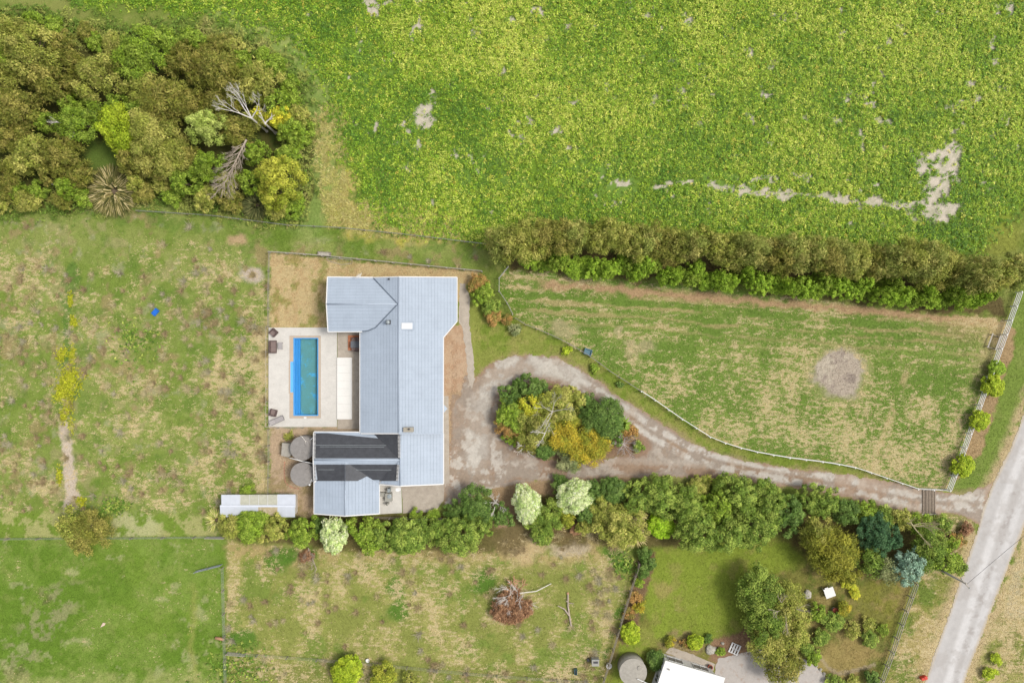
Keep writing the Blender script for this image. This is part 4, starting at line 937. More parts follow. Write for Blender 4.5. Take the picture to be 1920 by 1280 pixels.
fence('wire_fence', 'farm wire fence along the top of the green pasture', [(-40, 1009), (90, 1008), (250, 1007), (425, 1005)], 4.0, 1.05, .11, (), M_timber, wires=(.25, .5, .75, 1.0))
fence('wire_fence', 'farm wire fence between green pasture and straw meadow', [(420, 1062), (422, 1140), (424, 1220), (427, 1320)], 3.2, 1.05, .10, (), M_timber, wires=(.25, .5, .75, 1.0))
fence('wire_fence', 'overgrown wire fence along the bottom of the straw meadow', [(428, 1222), (560, 1231), (700, 1242), (900, 1262), (1100, 1276)], 3.8, 1.05, .10, (), M_timber, wires=(.3, .6, .9))
fence('board_fence', 'old timber fence between straw meadow and neighbouring lawn', [(1196, 1052), (1164, 1156), (1144, 1226), (1122, 1295)], 1.9, 1.2, .11, ((.4, .1), (.8, .1), (1.18, .14)), M_timber)
fence('rail_fence', 'old timber rail fence between the garden and roadside verge', [(1712, 1090), (1690, 1150), (1668, 1216), (1649, 1268), (1640, 1295)], 1.9, 1.15, .13, ((.35, .11), (.75, .11), (1.12, .13)), M_weather)
fence('boundary_fence', 'dark rail along the hedge foot behind the house', [(700, 968), (800, 970), (860, 971)], 2.2, 1.2, .1, ((.5, .1), (1.15, .1)), M_timber)

# farm gate and leaning gate
def gate(a, b, label, h=1.1, m=None):
    A, B = W(*a), W(*b); m = m or M_greysteel
    t = thing('farm_gate', label, 'gate', (A + B) / 2)
    for z in (.15, .4, .65, .9, h): part('bar', MB().tube(A + Vector((0, 0, z)), B + Vector((0, 0, z)), .028, n=6), m, t)
    for p in (A, B, (A + B) / 2): part('upright', MB().tube(p + Vector((0, 0, .1)), p + Vector((0, 0, h)), .035, n=6), m, t)
gate((369, 1069), (418, 1056.5), 'open galvanised farm gate swung over green pasture')
gate((389, 1005.5), (424, 1006.5), 'short galvanised gate at the pasture corner below the hedge', 1.0, M_weather)
gate((428, 1221.5), (462, 1224), 'short pale gate at the corner of the straw meadow', 1.0, M_weather)
lg = thing('mesh_gate', 'wire mesh gate panel leaning on the yard fence', 'gate', W(636, 487))
q = [W(612, 483, 1.0), W(660, 487, 1.0), W(660, 494, .05), W(640, 496, .05), W(616, 489, .05)]
for i in range(5): part('frame_bar', MB().tube(q[i], q[(i + 1) % 5], .03, n=6), M_weather, lg)
for k in range(1, 8): t_ = k / 8; part('mesh_wire', MB().tube(q[0].lerp(q[1], t_), q[4].lerp(q[2], t_), .010, n=4), M_wire, lg)
def open_box(name, px, py, lx, ly, h, rz, m, label, cat, inner):
    t = thing(name, label, cat, W(px, py), rz)
    for c, d in (((0, ly / 2 - .04, h / 2), (lx, .08, h)), ((0, -ly / 2 + .04, h / 2), (lx, .08, h)), ((lx / 2 - .04, 0, h / 2), (.08, ly - .16, h)), ((-lx / 2 + .04, 0, h / 2), (.08, ly - .16, h))): part('side', MB().box(c, d), m, t, local=True)
    part('base', MB().box((0, 0, h * .3), (lx - .16, ly - .16, h * .6)), inner, t, local=True); return t
open_box('feed_trough', 609, 476.5, 1.7, .55, .4, -.08, M_timber, 'low timber trough outside the yard fence', 'trough', M_rock)
open_box('water_trough', 1102, 659.5, 1.0, .8, .55, -.3, M_troughblue, 'faded blue water trough at the paddock fence', 'trough', M_troughblue)

# cattle grid: each bar a part
cg = thing('cattle_grid', 'brown timber cattle grid across the driveway entrance', 'cattle grid', W(1741, 940))
part('pit', MB().prism([W(1728.5, 917), W(1754, 917), W(1754, 962.5), W(1728.5, 962.5)], .016, .03), M_soil, cg)
M_bar = mat('worn_brown_timber', alb(172, 156, 138), .85, noise=.2, nscale=7, objrand=.12)
for i in range(9):
    x = 1730 + i * 2.78
    part('bar', MB().prism([W(x - .75, 917.5), W(x + .75, 917.5), W(x + .75, 962), W(x - .75, 962)], .04, .13), M_bar, cg)
for y in (916.4, 963.2): part('edge_beam', MB().prism([W(1727.5, y - .8), W(1755, y - .8), W(1755, y + .8), W(1727.5, y + .8)], 0, .17), M_weather, cg)

# timber bench by the rail fence
bn = thing('timber_bench', 'weathered two plank timber bench against the white rail fence', 'bench', W(1861, 641), math.radians(-20))
for dx, z, w in ((-.62, .45, .16), (.28, .75, .22)):
    part('plank', MB().box((dx, 0, z), (w, 2.0, .05)), M_weather, bn, local=True)
    for s in (-1, 1): part('leg', MB().box((dx, s * .8, z / 2 - .0125), (.09, .09, z - .025)), M_timber, bn, local=True)
for s in (-1, 1): part('brace', MB().beam((-.6, s * .86, .3), (.6, s * .86, .3), .05, .09), M_weather, bn, local=True)

# power pole and cable
pl = thing('power_pole', 'grey timber power pole with crossarm beside the road', 'power pole', W(1812, 1094, 8.0).xy.to_3d())
top = W(1812, 1094, 8.0)
part('pole', MB().tube(top.xy.to_3d(), top, .16, .11, n=10), M_weather, pl, True)
arm0, arm1 = top + Vector((-.55, .65, -.25)), top + Vector((.55, -.65, -.25)); part('crossarm', MB().beam(arm0, arm1, .12, .12), M_weather, pl)
for t_ in (.08, .5, .92):
    p = arm0.lerp(arm1, t_); part('insulator', MB().lathe([(.04, .06), (.07, .1), (.05, .2)], 8, tuple(p)), M_greysteel, pl)
mb = MB(); a = top + Vector((.1, 0, 0)); b = W(2250, 770, 7.5); prev = a
for i in range(1, 25):
    t_ = i / 24; p = a.lerp(b, t_); p.z -= 1.2 * math.sin(math.pi * t_); mb.tube(prev, p, .022, n=5, cap=False); prev = p
single('power_cable', mb, M_dark, 'thin dark power cable crossing above the road', 'cable', a)

# ---- small yard things
def blob_rock(px, py, r, label, m=M_rock, h=.5, name='garden_rock', cat='rock', seed=1):
    rr = random.Random(seed); mb = MB(); prof = [(1, 0), (1.02, .25), (.85, .6), (.5, .9), (.12, 1)]
    n = 14; ph = [rr.uniform(.78, 1.15) for _ in range(n)]; vs = []; fs = []; c = W(px, py)
    for f, z in prof:
        for i in range(n):
            a = 2 * math.pi * i / n; k = r * f * ph[i] * rr.uniform(.94, 1.06); vs.append((c.x + k * math.cos(a), c.y + k * math.sin(a), z * h * rr.uniform(.9, 1.1)))
    for j in range(4):
        for i in range(n): fs.append((j * n + i, j * n + (i + 1) % n, (j + 1) * n + (i + 1) % n, (j + 1) * n + i))
    fs.append(tuple(range(4 * n, 5 * n))); mb.add(vs, fs)
    return single(name, mb, m, label, cat, c)
blob_rock(1332, 1217, .68, 'large pale rock in the flower bed by the white cottage', seed=2)
blob_rock(1513, 1113, .6, 'pale boulder under the garden tree near the white table', seed=3)
blob_rock(1355, 1205, .24, 'small pale rock next to the large flower bed rock', seed=4, h=.3)
for i, (px, py) in enumerate(((1545, 1262), (1553, 1270), (1538, 1254), (1530, 1247))):
    o = blob_rock(px, py, .22, 'small pale edging rock beside the gravel court', seed=10 + i, h=.25); o['group'] = 'rocks edging the gravel court'
wt = thing('garden_table', 'square white garden table among the shrubs', 'table', W(1555.5, 1110.5, .75).xy.to_3d(), .35)
part('table_top', MB().box((0, 0, .75), (1.3, 1.25, .06)), M_white, wt, local=True); part('notch', MB().box((-.2, .68, .75), (.45, .14, .05)), M_white, wt, local=True)
for sx in (-1, 1):
    for sy in (-1, 1): part('leg', MB().box((sx * .52, sy * .5, .36), (.09, .09, .72)), M_white, wt, local=True)
plt = thing('timber_pallet', 'white slatted timber pallet on the brown ground by the court', 'pallet', W(1377, 1215), -.42)
for i in range(4): part('slat', MB().box((-.56 + i * .373, 0, .14), (.2, 1.35, .03)), M_white, plt, local=True)
for s in (-1, 0, 1): part('bearer', MB().box((0, s * .62, .06), (1.25, .10, .12)), M_white, plt, local=True)
pot = thing('plant_pot', 'red terracotta pot of dark soil at the cottage corner', 'plant pot', W(1330, 1247.5))
part('pot', MB().lathe([(.2, 0), (.3, .45), (.34, .47), (.34, .52), (.27, .52), (.26, .42)], 18), M_terracotta, pot, True, True); part('soil', MB().lathe([(.25, .40), (.25, .45)], 18), M_soil, pot, local=True)
pt2 = thing('stone_birdbath', 'small round stone bowl beside the shrubs below the white table', 'bird bath', W(1563, 1141))
part('bowl', MB().lathe([(.18, 0), (.12, .4), (.36, .55), (.38, .6), (.28, .56), (.05, .5)], 18), M_terracotta, pt2, True, True); part('foot', MB().lathe([(.26, 0), (.22, .08)], 14), M_rock, pt2, local=True)
bx = thing('bee_box', 'grey box with dark open hatch in the straw meadow', 'box', W(1115, 1236))
part('body', MB().box((0, 0, .5), (.95, .85, 1.0)), M_greybox, bx, local=True); part('hatch', MB().box((.02, .08, 1.01), (.6, .28, .02)), M_dark, bx, local=True); part('lid_rim', MB().box((0, .43, 1.02), (1.0, .06, .08)), M_greysteel, bx, local=True)
part('motor', MB().lathe([(.2, 0), (.2, .35), (.08, .4)], 12, (-.85, .05, 0)), M_dark, bx, local=True)
open_box('teal_bin', 1079, 1256.5, .38, .75, .5, 0, M_teal, 'small dark teal bin lying in the straw meadow', 'bin', M_dark)
mb = MB().lathe([(.3, 0), (.36, .5), (.38, .52), (.34, .52), (.28, .2)], 16, tuple(W(1141, 1245))); single('white_tub', mb, M_white, 'white plastic tub beside the old timber fence', 'tub', W(1141, 1245), smooth=True)
mb = MB().lathe([(.2, 0), (.24, .3), (.26, .3), (.2, .1)], 14, tuple(W(690, 1236))); single('white_bucket', mb, M_white, 'white bucket by the overgrown meadow fence', 'bucket', W(690, 1236), smooth=True)
open_box('blue_tub', 292.5, 585, .9, .6, .3, .85, M_blue, 'bright blue plastic tub in the left meadow', 'tub', M_blue)
mk = thing('road_marker', 'red plastic roadside marker box on the verge', 'marker', W(1729, 1268), .3); part('body', MB().box((0, 0, .3), (.75, .35, .6)), M_red, mk, local=True); part('cap', MB().box((.2, .15, .62), (.35, .3, .06)), M_red, mk, local=True)
mb = MB(); a = W(405, 1194); mb.tube(a + Vector((0, 0, .2)), W(421, 1197) + Vector((0, 0, .2)), .2, .19, n=10); single('cut_log', mb, M_pinkwood, 'short reddish log beside the pasture fence', 'log', a, smooth=True)
mb = MB(); a = W(190, 1173); mb.prism([W(189, 1175), W(194, 1166), W(198, 1167), W(197, 1171)], 0, .12); single('wood_offcut', mb, mat('pale_offcut', alb(232, 206, 186), .7, noise=.1, nscale=6), 'pale wood offcut lying on the green pasture', 'offcut', a)
mb = MB(); a = W(548, 283); mb.tube(a + Vector((0, 0, .3)), W(560, 285) + Vector((0, 0, .3)), .08, .05); single('fallen_stick', mb, M_dead, 'short white fallen stick at the wood edge', 'stick', a)
mb = MB(); a = W(98, 343); mb.tube(a + Vector((0, 0, 1.0)), W(108, 348) + Vector((0, 0, 1.0)), .2, .18, n=8); mb.tube(W(103, 345), W(103, 345) + Vector((0, 0, 1.0)), .1); single('cut_stump', mb, M_dead, 'pale cut stump end at the edge of the wood', 'stump', a)
print('STRUCTURE DONE')

# ------------------------------------------------------------------ plants
PAL = {
 'brown': [(112, 116, 44), (130, 128, 54), (94, 104, 38), (150, 142, 72)],
 'olive': [(130, 136, 56), (150, 152, 68), (110, 122, 46), (166, 162, 84)],
 'willow': [(126, 136, 62), (148, 154, 78), (108, 120, 50), (172, 166, 94)],
 'green': [(110, 136, 40), (134, 156, 48), (88, 114, 34), (140, 158, 60)],
 'fresh': [(124, 156, 44), (154, 180, 58), (104, 136, 38), (144, 168, 58)],
 'mid':   [(96, 120, 42), (118, 140, 54), (78, 102, 36), (144, 160, 70)],
 'dark': [(80, 106, 44), (98, 124, 52), (66, 92, 38), (108, 130, 62)],
 'teal': [(60, 92, 58), (76, 106, 66), (52, 82, 50)],
 'lime': [(140, 176, 30), (122, 160, 26), (156, 186, 48)],
 'gold': [(172, 154, 46), (186, 164, 54), (148, 142, 46), (130, 136, 44)],
 'golden': [(152, 156, 52), (172, 170, 66), (126, 136, 42)],
 'yellow': [(214, 200, 56), (196, 188, 62), (170, 176, 54)],
 'ygreen': [(142, 160, 36), (122, 144, 32), (162, 176, 48)],
 'cream': [(196, 212, 146), (182, 198, 130), (212, 224, 170), (166, 186, 112)],
 'blue': [(132, 158, 134), (152, 176, 154), (112, 140, 116)],
 'grey': [(132, 138, 92), (148, 150, 104), (112, 122, 76)],
 'rust': [(166, 126, 72), (146, 118, 64), (182, 140, 84), (128, 120, 58)],
 'deadbrown': [(148, 112, 82), (166, 130, 98), (132, 98, 72)],
 'drystraw': [(196, 180, 128), (180, 162, 110), (206, 194, 150)],
 'oliveg': [(132, 132, 44), (150, 146, 54), (110, 114, 38)],
 'light': [(158, 170, 84), (174, 184, 100), (140, 156, 70)],
}
LEAFK = 1.72
SHAPE = {  # leaf length, aspect, clump radius fraction, clumps, normal-out weight, jitter, coverage
 'fluffy': dict(leaf=.22, asp=.45, cr=.21, cl=38, out=.6, jit=.75, cov=2.9),
 'feather': dict(leaf=.32, asp=.24, cr=.24, cl=32, out=.35, jit=.9, cov=3.0),
 'lobed': dict(leaf=.18, asp=.65, cr=.165, cl=58, out=1.0, jit=.42, cov=2.8),
 'dense': dict(leaf=.16, asp=.75, cr=.2, cl=90, out=.9, jit=.4, cov=6.5),
 'airy': dict(leaf=.24, asp=.45, cr=.22, cl=24, out=.4, jit=1.0, cov=1.8),
}
def crown_mesh(kind, shape, R, hgt, seed, dens=1.0, flat=.75):
    """crown of radius R whose clumps fill a dome from z=.25hgt to hgt"""
    r = np.random.default_rng(seed); S = SHAPE[shape]; pal = np.array([alb(*c, k=LEAFK) for c in PAL[kind]])
    small = R < 1.3
    nc = max(9, int(S['cl'] * (1.0 if not small else .5) * (1.25 if R > 3 else 1)))
    ga = np.pi * (3 - 5 ** .5); i = np.arange(nc)
    zc = 1 - (i + .5) / nc * 1.25                       # from top to below the equator
    zc = np.clip(zc, -.35, 1); rad = np.sqrt(np.clip(1 - np.clip(zc, 0, 1) ** 2, 0.0, 1)); th = i * ga + r.uniform(-.35, .35, nc)
    ph = r.uniform(0, 6.28, 3)
    irr = 1 + .16 * np.sin(2 * th + ph[0]) + .10 * np.sin(3 * th + ph[1]) + .08 * np.sin(5 * th + ph[2])
    if shape == 'dense': irr = 1 + (irr - 1) * .45
    k = r.uniform(.62 if shape != 'dense' else .8, .98, nc) * irr
    zmid = hgt * .5; hz = hgt * .5
    cr = R * S['cr'] * r.uniform(.75, 1.3, nc) * (1.4 if small else 1)
    Cc = np.stack([np.cos(th) * rad * k * (R - cr * .5), np.sin(th) * rad * k * (R - cr * .5), zmid + zc * hz * (r.uniform(.62, 1.0, nc) if shape != 'dense' else r.uniform(.9, 1.0, nc))], 1)
    core = r.random(nc) < .18; Cc[core, :2] *= .55
    leaf = S['leaf'] * (1.0 if R > 1.4 else .75)
    area = np.pi * R * R * 1.9
    n = int(min(14000, dens * (1.5 if small else 1) * S['cov'] * area / (leaf * leaf * S['asp'])))
    ci = r.choice(nc, n, p=(cr ** 2) / (cr ** 2).sum())
    d = r.normal(size=(n, 3)); d /= np.linalg.norm(d, axis=1)[:, None]
    flip = (d[:, 2] < -.2) & (r.random(n) < .75); d[flip, 2] *= -1
    rr = cr[ci] * (1 - .45 * r.random(n) ** 2) * (1 + S['jit'] * .25 * r.normal(size=n))
    P = Cc[ci] + d * rr[:, None] * np.array([1, 1, .85])
    P[:, 2] = np.maximum(P[:, 2], .08 * hgt)
    up = np.array([0, 0, 1.0])
    N = d * S['out'] + up * .55 + r.normal(size=(n, 3)) * S['jit'] * .55
    N /= np.linalg.norm(N, axis=1)[:, None]
    # leaf long axis: outward for feather types
    A = d + r.normal(size=(n, 3)) * .6 if shape in ('feather', 'fluffy') else r.normal(size=(n, 3))
    A -= N * (A * N).sum(1)[:, None]; A /= np.linalg.norm(A, axis=1)[:, None] + 1e-9
    B = np.cross(N, A)
    l = (leaf * r.uniform(.65, 1.35, n))[:, None]; w = l * S['asp']
    V = np.empty((n, 3, 3)); V[:, 0] = P - A * l * .45 + B * w * .62; V[:, 1] = P + A * l * .62 - N * l * .12; V[:, 2] = P - A * l * .45 - B * w * .62
    ct = r.random(nc); lt = np.clip(ct[ci] * .65 + r.random(n) * .45, 0, .999) * len(pal)
    i0 = np.minimum(lt.astype(int), len(pal) - 1); i1 = np.minimum(i0 + 1, len(pal) - 1); f = (lt - i0)[:, None]
    C = (pal[i0] * (1 - f) + pal[i1] * f) * r.uniform(.62, 1.38, (n, 1)) * (.82 + .36 * r.random(nc))[ci][:, None]
    return fast_mesh('crown', V.reshape(-1, 3), 3, np.clip(C, 0, .8), M_leaf), Cc
def trunk_mesh(hgt, R, Cc, seed, m=None):
    r = random.Random(seed); mb = MB(); rt = max(.05, .045 * R + .03 * hgt * .3)
    h1 = hgt * .38; mb.tube((0, 0, 0), (0, 0, h1), rt, rt * .75, n=7)
    ids = list(range(len(Cc))); r.shuffle(ids)
    for k in ids[:7]:
        c = Vector(Cc[k]); mid = Vector((c.x * .45, c.y * .45, h1 + (c.z - h1) * .6))
        mb.tube((0, 0, h1 * .8), mid, rt * .55, rt * .35, n=5, cap=False); mb.tube(mid, c, rt * .35, rt * .12, n=5)
    return mb.mesh('trunk', m or M_bark)
CACHE = {}
def plant(px, py, rpx, hgt, kind, shape, label, name='shrub', cat=None, group=None, uniq=None, sx=1.0, sy=1.0, rz=None, variants=2):
    R = rpx * K
    cls = min((.6, 1.0, 1.6, 2.3, 3.1, 4.0), key=lambda q: abs(q - R))
    v = uniq if uniq is not None else random.randrange(variants)
    key = (kind, shape, cls, v)
    if key not in CACHE:
        seed = 1000 + len(CACHE) * 7
        hh = cls * 1.7
        cm, Cc = crown_mesh(kind, shape, cls, hh, seed); CACHE[key] = (cm, trunk_mesh(hh, cls, Cc, seed), hh)
    cm, tm, hh = CACHE[key]
    s = R / cls; b = W(px, py, hgt * .6); b.z = 0
    t = thing(name, label, cat or name.split('_')[-1], b, random.uniform(0, 6.28) if rz is None else rz, group)
    sc = (s * sx, s * sy, hgt / hh)
    link('trunk', tm, t, scale=sc); link('crown', cm, t, scale=sc)
    return t

# ---- dead / bare branches
def branching(mb, p, d, L, r, depth, rnd, spread=.6, up=.1):
    n = 3; q = p
    for i in range(n):
        d = (d + Vector((rnd.uniform(-.22, .22), rnd.uniform(-.22, .22), rnd.uniform(-.12, .18) * 1 + up * .2))).normalized()
        e = q + d * (L / n); mb.tube(q, e, r * (1 - i / n * .4), r * (1 - (i + 1) / n * .4), n=5, cap=False)
        if depth > 0 and i > 0:
            for _ in range(1 if depth > 2 else 2):
                a = Vector((rnd.uniform(-1, 1), rnd.uniform(-1, 1), rnd.uniform(-.4, .8)))
                nd = (d + a * spread).normalized(); branching(mb, e, nd, L * rnd.uniform(.45, .7), r * .5, depth - 1, rnd, spread, up)
        q = e
    if depth > 0: branching(mb, q, d, L * .6, r * .55, depth - 1, rnd, spread, up)
def bare_tree(px, py, z, dirs, L, r, depth, m, label, name='dead_tree', seed=1, base=None, up=.3, spread=.7):
    rnd = random.Random(seed); b = W(px, py, z); root = b.xy.to_3d(); mb = MB()
    mb.tube((0, 0, 0), (0, 0, z), r * 1.3, r, n=7)
    for d in dirs: branching(mb, Vector((0, 0, z)), Vector(d).normalized(), L, r * .8, depth, rnd, spread, up)
    t = thing(name, label, 'tree', root); part('branches', mb, m, t, local=True)
    part('trunk', MB().lathe([(r * 2.0, 0), (r * 1.45, .3), (r * 1.35, .6)], 8), m, t, local=True); return t

def flax(px, py, rpx, hgt, cols, label, n=260, name='flax_bush', seed=5, cat='flax'):
    r = np.random.default_rng(seed); R = rpx * K; pal = np.array([alb(*c, k=LEAFK) for c in cols])
    th = r.uniform(0, 6.283, n); reach = R * np.sqrt(r.uniform(.08, 1, n)); w = r.uniform(.05, .09, n)
    b0 = np.stack([np.cos(th + r.normal(0, .5, n)) * R * .15, np.sin(th + r.normal(0, .5, n)) * R * .15, np.zeros(n)], 1)
    dr = np.stack([np.cos(th), np.sin(th), np.zeros(n)], 1); si = np.stack([-np.sin(th), np.cos(th), np.zeros(n)], 1) * w[:, None]
    hz = hgt * (1.05 - .5 * reach / R) * r.uniform(.8, 1.1, n)
    m1 = b0 + dr * (reach * .45)[:, None] + np.array([0, 0, 1]) * (hz * .75)[:, None]; t1 = b0 + dr * reach[:, None] + np.array([0, 0, 1]) * (hz * r.uniform(.55, 1.0, n))[:, None]
    V = np.empty((n, 2, 4, 3)); V[:, 0, 0] = b0 - si * .6; V[:, 0, 1] = b0 + si * .6; V[:, 0, 2] = m1 + si; V[:, 0, 3] = m1 - si
    V[:, 1, 0] = m1 - si; V[:, 1, 1] = m1 + si; V[:, 1, 2] = t1 + si * .15; V[:, 1, 3] = t1 - si * .15
    C = np.repeat(pal[r.integers(0, len(pal), n)] * r.uniform(.75, 1.25, (n, 1)), 2, axis=0)
    me = fast_mesh('blades', V.reshape(-1, 3), 4, C, M_dry)
    b = W(px, py, hgt * .4); b.z = 0; t = thing(name, label, cat, b); link('blades', me, t)
    part('crown_base', MB().lathe([(R * .2, 0), (R * .16, hgt * .25), (R * .05, hgt * .35)], 10), M_bark, t, local=True); return t

# ---- upper left wood
rnd = random.Random(21); woodpts = []
special = [(300, 270, 60), (392, 240, 40), (523, 338, 48), (210, 355, 44), (483, 385, 26), (455, 195, 30), (437, 298, 34), (190, 290, 34), (520, 228, 26)]
inw = lambda x, y: sdpoly(np.array([float(x)]), np.array([float(y)]), WOOD)[0]
for att in range(6000):
    x, y = rnd.uniform(-40, 590), rnd.uniform(20, 410); 
    if inw(x, y) < 14: continue
    rr0 = rnd.choice([24, 30, 38, 46]) if inw(x, y) > 45 else rnd.uniform(18, 26)
    if any(math.hypot(x - a, y - b) < c * .85 + rr0 * .45 for a, b, c in special): continue
    if any(math.hypot(x - a, y - b) < (rr0 + c0) * .66 for a, b, c0 in woodpts): continue
    woodpts.append((x, y, rr0))
GW = 'trees of the wood beside the crop field'
for x, y, rr0 in woodpts:
    e = inw(x, y); t = rnd.random()
    if x > 470 and y < 300: kind, lab = ('green' if t < .7 else 'olive'), None
    elif y < 110 and x < 520: kind = 'green' if t < .45 else ('olive' if t < .7 else 'brown')
    elif 130 < x < 270 and 180 < y < 290: kind = 'green' if t < .75 else 'ygreen'
    elif y > 345: kind = 'olive' if t < .4 else ('green' if t < .8 else 'brown')
    else: kind = 'brown' if t < .40 else ('olive' if t < .74 else 'green')
    lab = {'brown': 'brownish olive feathery tree in the dense wood', 'olive': 'olive green bushy tree in the dense wood', 'green': 'fresh green leafy tree in the dense wood', 'ygreen': 'yellow green young tree in the dense wood'}[kind]
    lab = lab.replace(' in the dense wood', ' at the crop field edge of the wood' if (e < 45 and y < 330) else (' in the wood near the meadow fence' if y > 320 else (' around the pale cabbage tree in the wood' if 100 < x < 280 and 150 < y < 300 else (' deep in the wood near the bleached dead tree' if x > 300 else ' deep in the wood left of the cabbage tree'))))
    lab = lab.replace(' left of', ' beyond')
    rp = rr0 * rnd.uniform(.95, 1.1)
    plant(x, y, rp, rnd.uniform(1.6, 3.0) + rr0 * .11 if e > 40 else rnd.uniform(1.8, 3.2), kind, 'feather' if kind in ('brown', 'olive') and rnd.random() < .6 else 'fluffy', lab, 'woodland_tree', 'tree', GW, variants=3, sx=rnd.uniform(.85, 1.2))
plant(290, 265, 56, 8, 'olive', 'fluffy', 'large rounded olive tree standing over the flax in the wood', 'broad_tree', uniq=11); plant(330, 300, 40, 6.5, 'olive', 'feather', 'olive tree shoulder to shoulder with the large rounded olive tree', 'broad_tree', uniq=12)
plant(270, 300, 36, 6, 'brown', 'fluffy', 'brown olive tree crowding the flax in the wood', 'broad_tree', uniq=3)
plant(390, 240, 40, 7.5, 'light', 'lobed', 'pale green rounded tree beside the bleached dead tree', 'broad_tree', uniq=1)
plant(523, 338, 50, 7.2, 'golden', 'lobed', 'round golden green tree at the corner of the wood', 'round_tree', uniq=1)
plant(440, 185, 22, 4.5, 'yellow', 'airy', 'yellow leaved tree under the bleached dead branches', 'yellow_tree', uniq=1); plant(522, 222, 24, 4.5, 'yellow', 'fluffy', 'bright yellow leaved tree at the green wood edge', 'yellow_tree', uniq=2)
plant(486, 220, 18, 4, 'yellow', 'airy', 'sparse yellow sapling between the yellow trees', 'yellow_tree', uniq=3)
plant(545, 245, 28, 4, 'green', 'lobed', 'green shrub behind the bright yellow tree', uniq=5)
bare_tree(472, 222, 5.5, [(-.6, .9, .3), (-.2, 1, .5), (.5, .6, .4), (-1, .3, .2)], 2.1, .10, 4, M_dead, 'bleached white dead tree reaching over the yellow tree', seed=3)
bare_tree(497, 232, 4.0, [(.6, .6, .3), (-.3, .5, .4)], 1.2, .12, 1, M_dead, 'broken white snag beside the bleached dead tree', seed=9)
rnd2 = random.Random(5); mb = MB(); a = W(462, 262, 6.4) ; p = a.copy(); d = (W(424, 338, 5.6) - a).normalized()
for i in range(9):
    q = p + d * .75; mb.tube(p, q, .13 - i * .012, .12 - i * .012, n=5, cap=False)
    for s in (-1, 1):
        for k in range(2):
            sd = (d * rnd2.uniform(.5, 1.4) + Vector((-d.y, d.x, 0)) * s * rnd2.uniform(.3, 1) + Vector((0, 0, rnd2.uniform(-.1, .4)))).normalized(); branching(mb, p.lerp(q, rnd2.random()), sd, rnd2.uniform(.6, 1.5), .035, 2, rnd2, .45, .05)
    p = q
single('fallen_dead_tree', mb, M_deadgrey, 'grey fallen dead tree with combed bare branches in the wood', 'tree', a.xy.to_3d())
flax(212, 358, 46, 2.4, [(118, 114, 66), (150, 140, 88), (88, 90, 48), (72, 76, 40), (200, 184, 136)], 'large dry straw tipped flax bush at the wood edge', 1500, seed=6)
flax(482, 384, 28, 1.8, [(92, 98, 58), (120, 120, 74), (74, 80, 46)], 'dark spiky flax bush under the golden round tree', 700, seed=7)
flax(180, 220, 20, 4, [(150, 160, 110), (170, 176, 124)], 'pale green cabbage tree poking out of the wood', 200, 'cabbage_tree', 8, 'tree')
bare_tree(130, 234, 4.0, [(1, .1, .3), (-.6, .2, .4), (.3, -.5, .3)], 1.3, .06, 2, M_dead, 'small bleached bare tree inside the wood', seed=12)

# ---- shelter belt: tall willow row behind, fresh green row in front
rnd = random.Random(4)
def ypath(pts, x):
    for i in range(len(pts) - 1):
        if pts[i][0] <= x <= pts[i + 1][0]: t = (x - pts[i][0]) / (pts[i + 1][0] - pts[i][0]); return pts[i][1] + (pts[i + 1][1] - pts[i][1]) * t
    return pts[-1][1]
back = [(930, 466), (1000, 440), (1080, 441), (1380, 468), (1700, 492), (1890, 514)]; front = [(985, 492), (1080, 497), (1380, 524), (1640, 548), (1860, 566)]
x = 946
while x < 1900:
    kd = rnd.choice(['willow', 'willow', 'olive', 'willow', 'olive', 'brown'])
    plant(x, ypath(back, x) + rnd.uniform(-6, 8), rnd.uniform(29, 42), rnd.uniform(5.4, 8.0), kd, 'feather' if rnd.random() < .65 else 'fluffy', {'willow': 'tall grey olive willow in the shelter belt above the paddock', 'olive': 'tall mossy olive tree in the shelter belt above the paddock', 'brown': 'tall brownish tree in the shelter belt above the paddock'}[kd].replace('above the paddock', 'towards the house' if x < 1200 else ('above the middle of the paddock' if x < 1600 else 'towards the road')), 'shelter_tree', 'tree', 'back row of the shelter belt', variants=4)
    x += rnd.uniform(22, 36)
x = 992
while x < 1868:
    kd = 'fresh' if rnd.random() < (.8 if x < 1600 else .45) else 'green'
    plant(x, ypath(front, x) + rnd.uniform(-17, 8), rnd.uniform(15, 25), rnd.uniform(1.8, 5.0), kd, 'fluffy' if rnd.random() < .5 else 'lobed', {'fresh': 'bright green bushy tree in front of the shelter belt', 'green': 'leafy green bush in front of the shelter belt'}[kd] + (' towards the house' if x < 1250 else (' above the paddock middle' if x < 1580 else ' towards the road')), 'shelter_bush', 'tree', 'front row of the shelter belt', variants=4)
    x += rnd.uniform(12, 19)

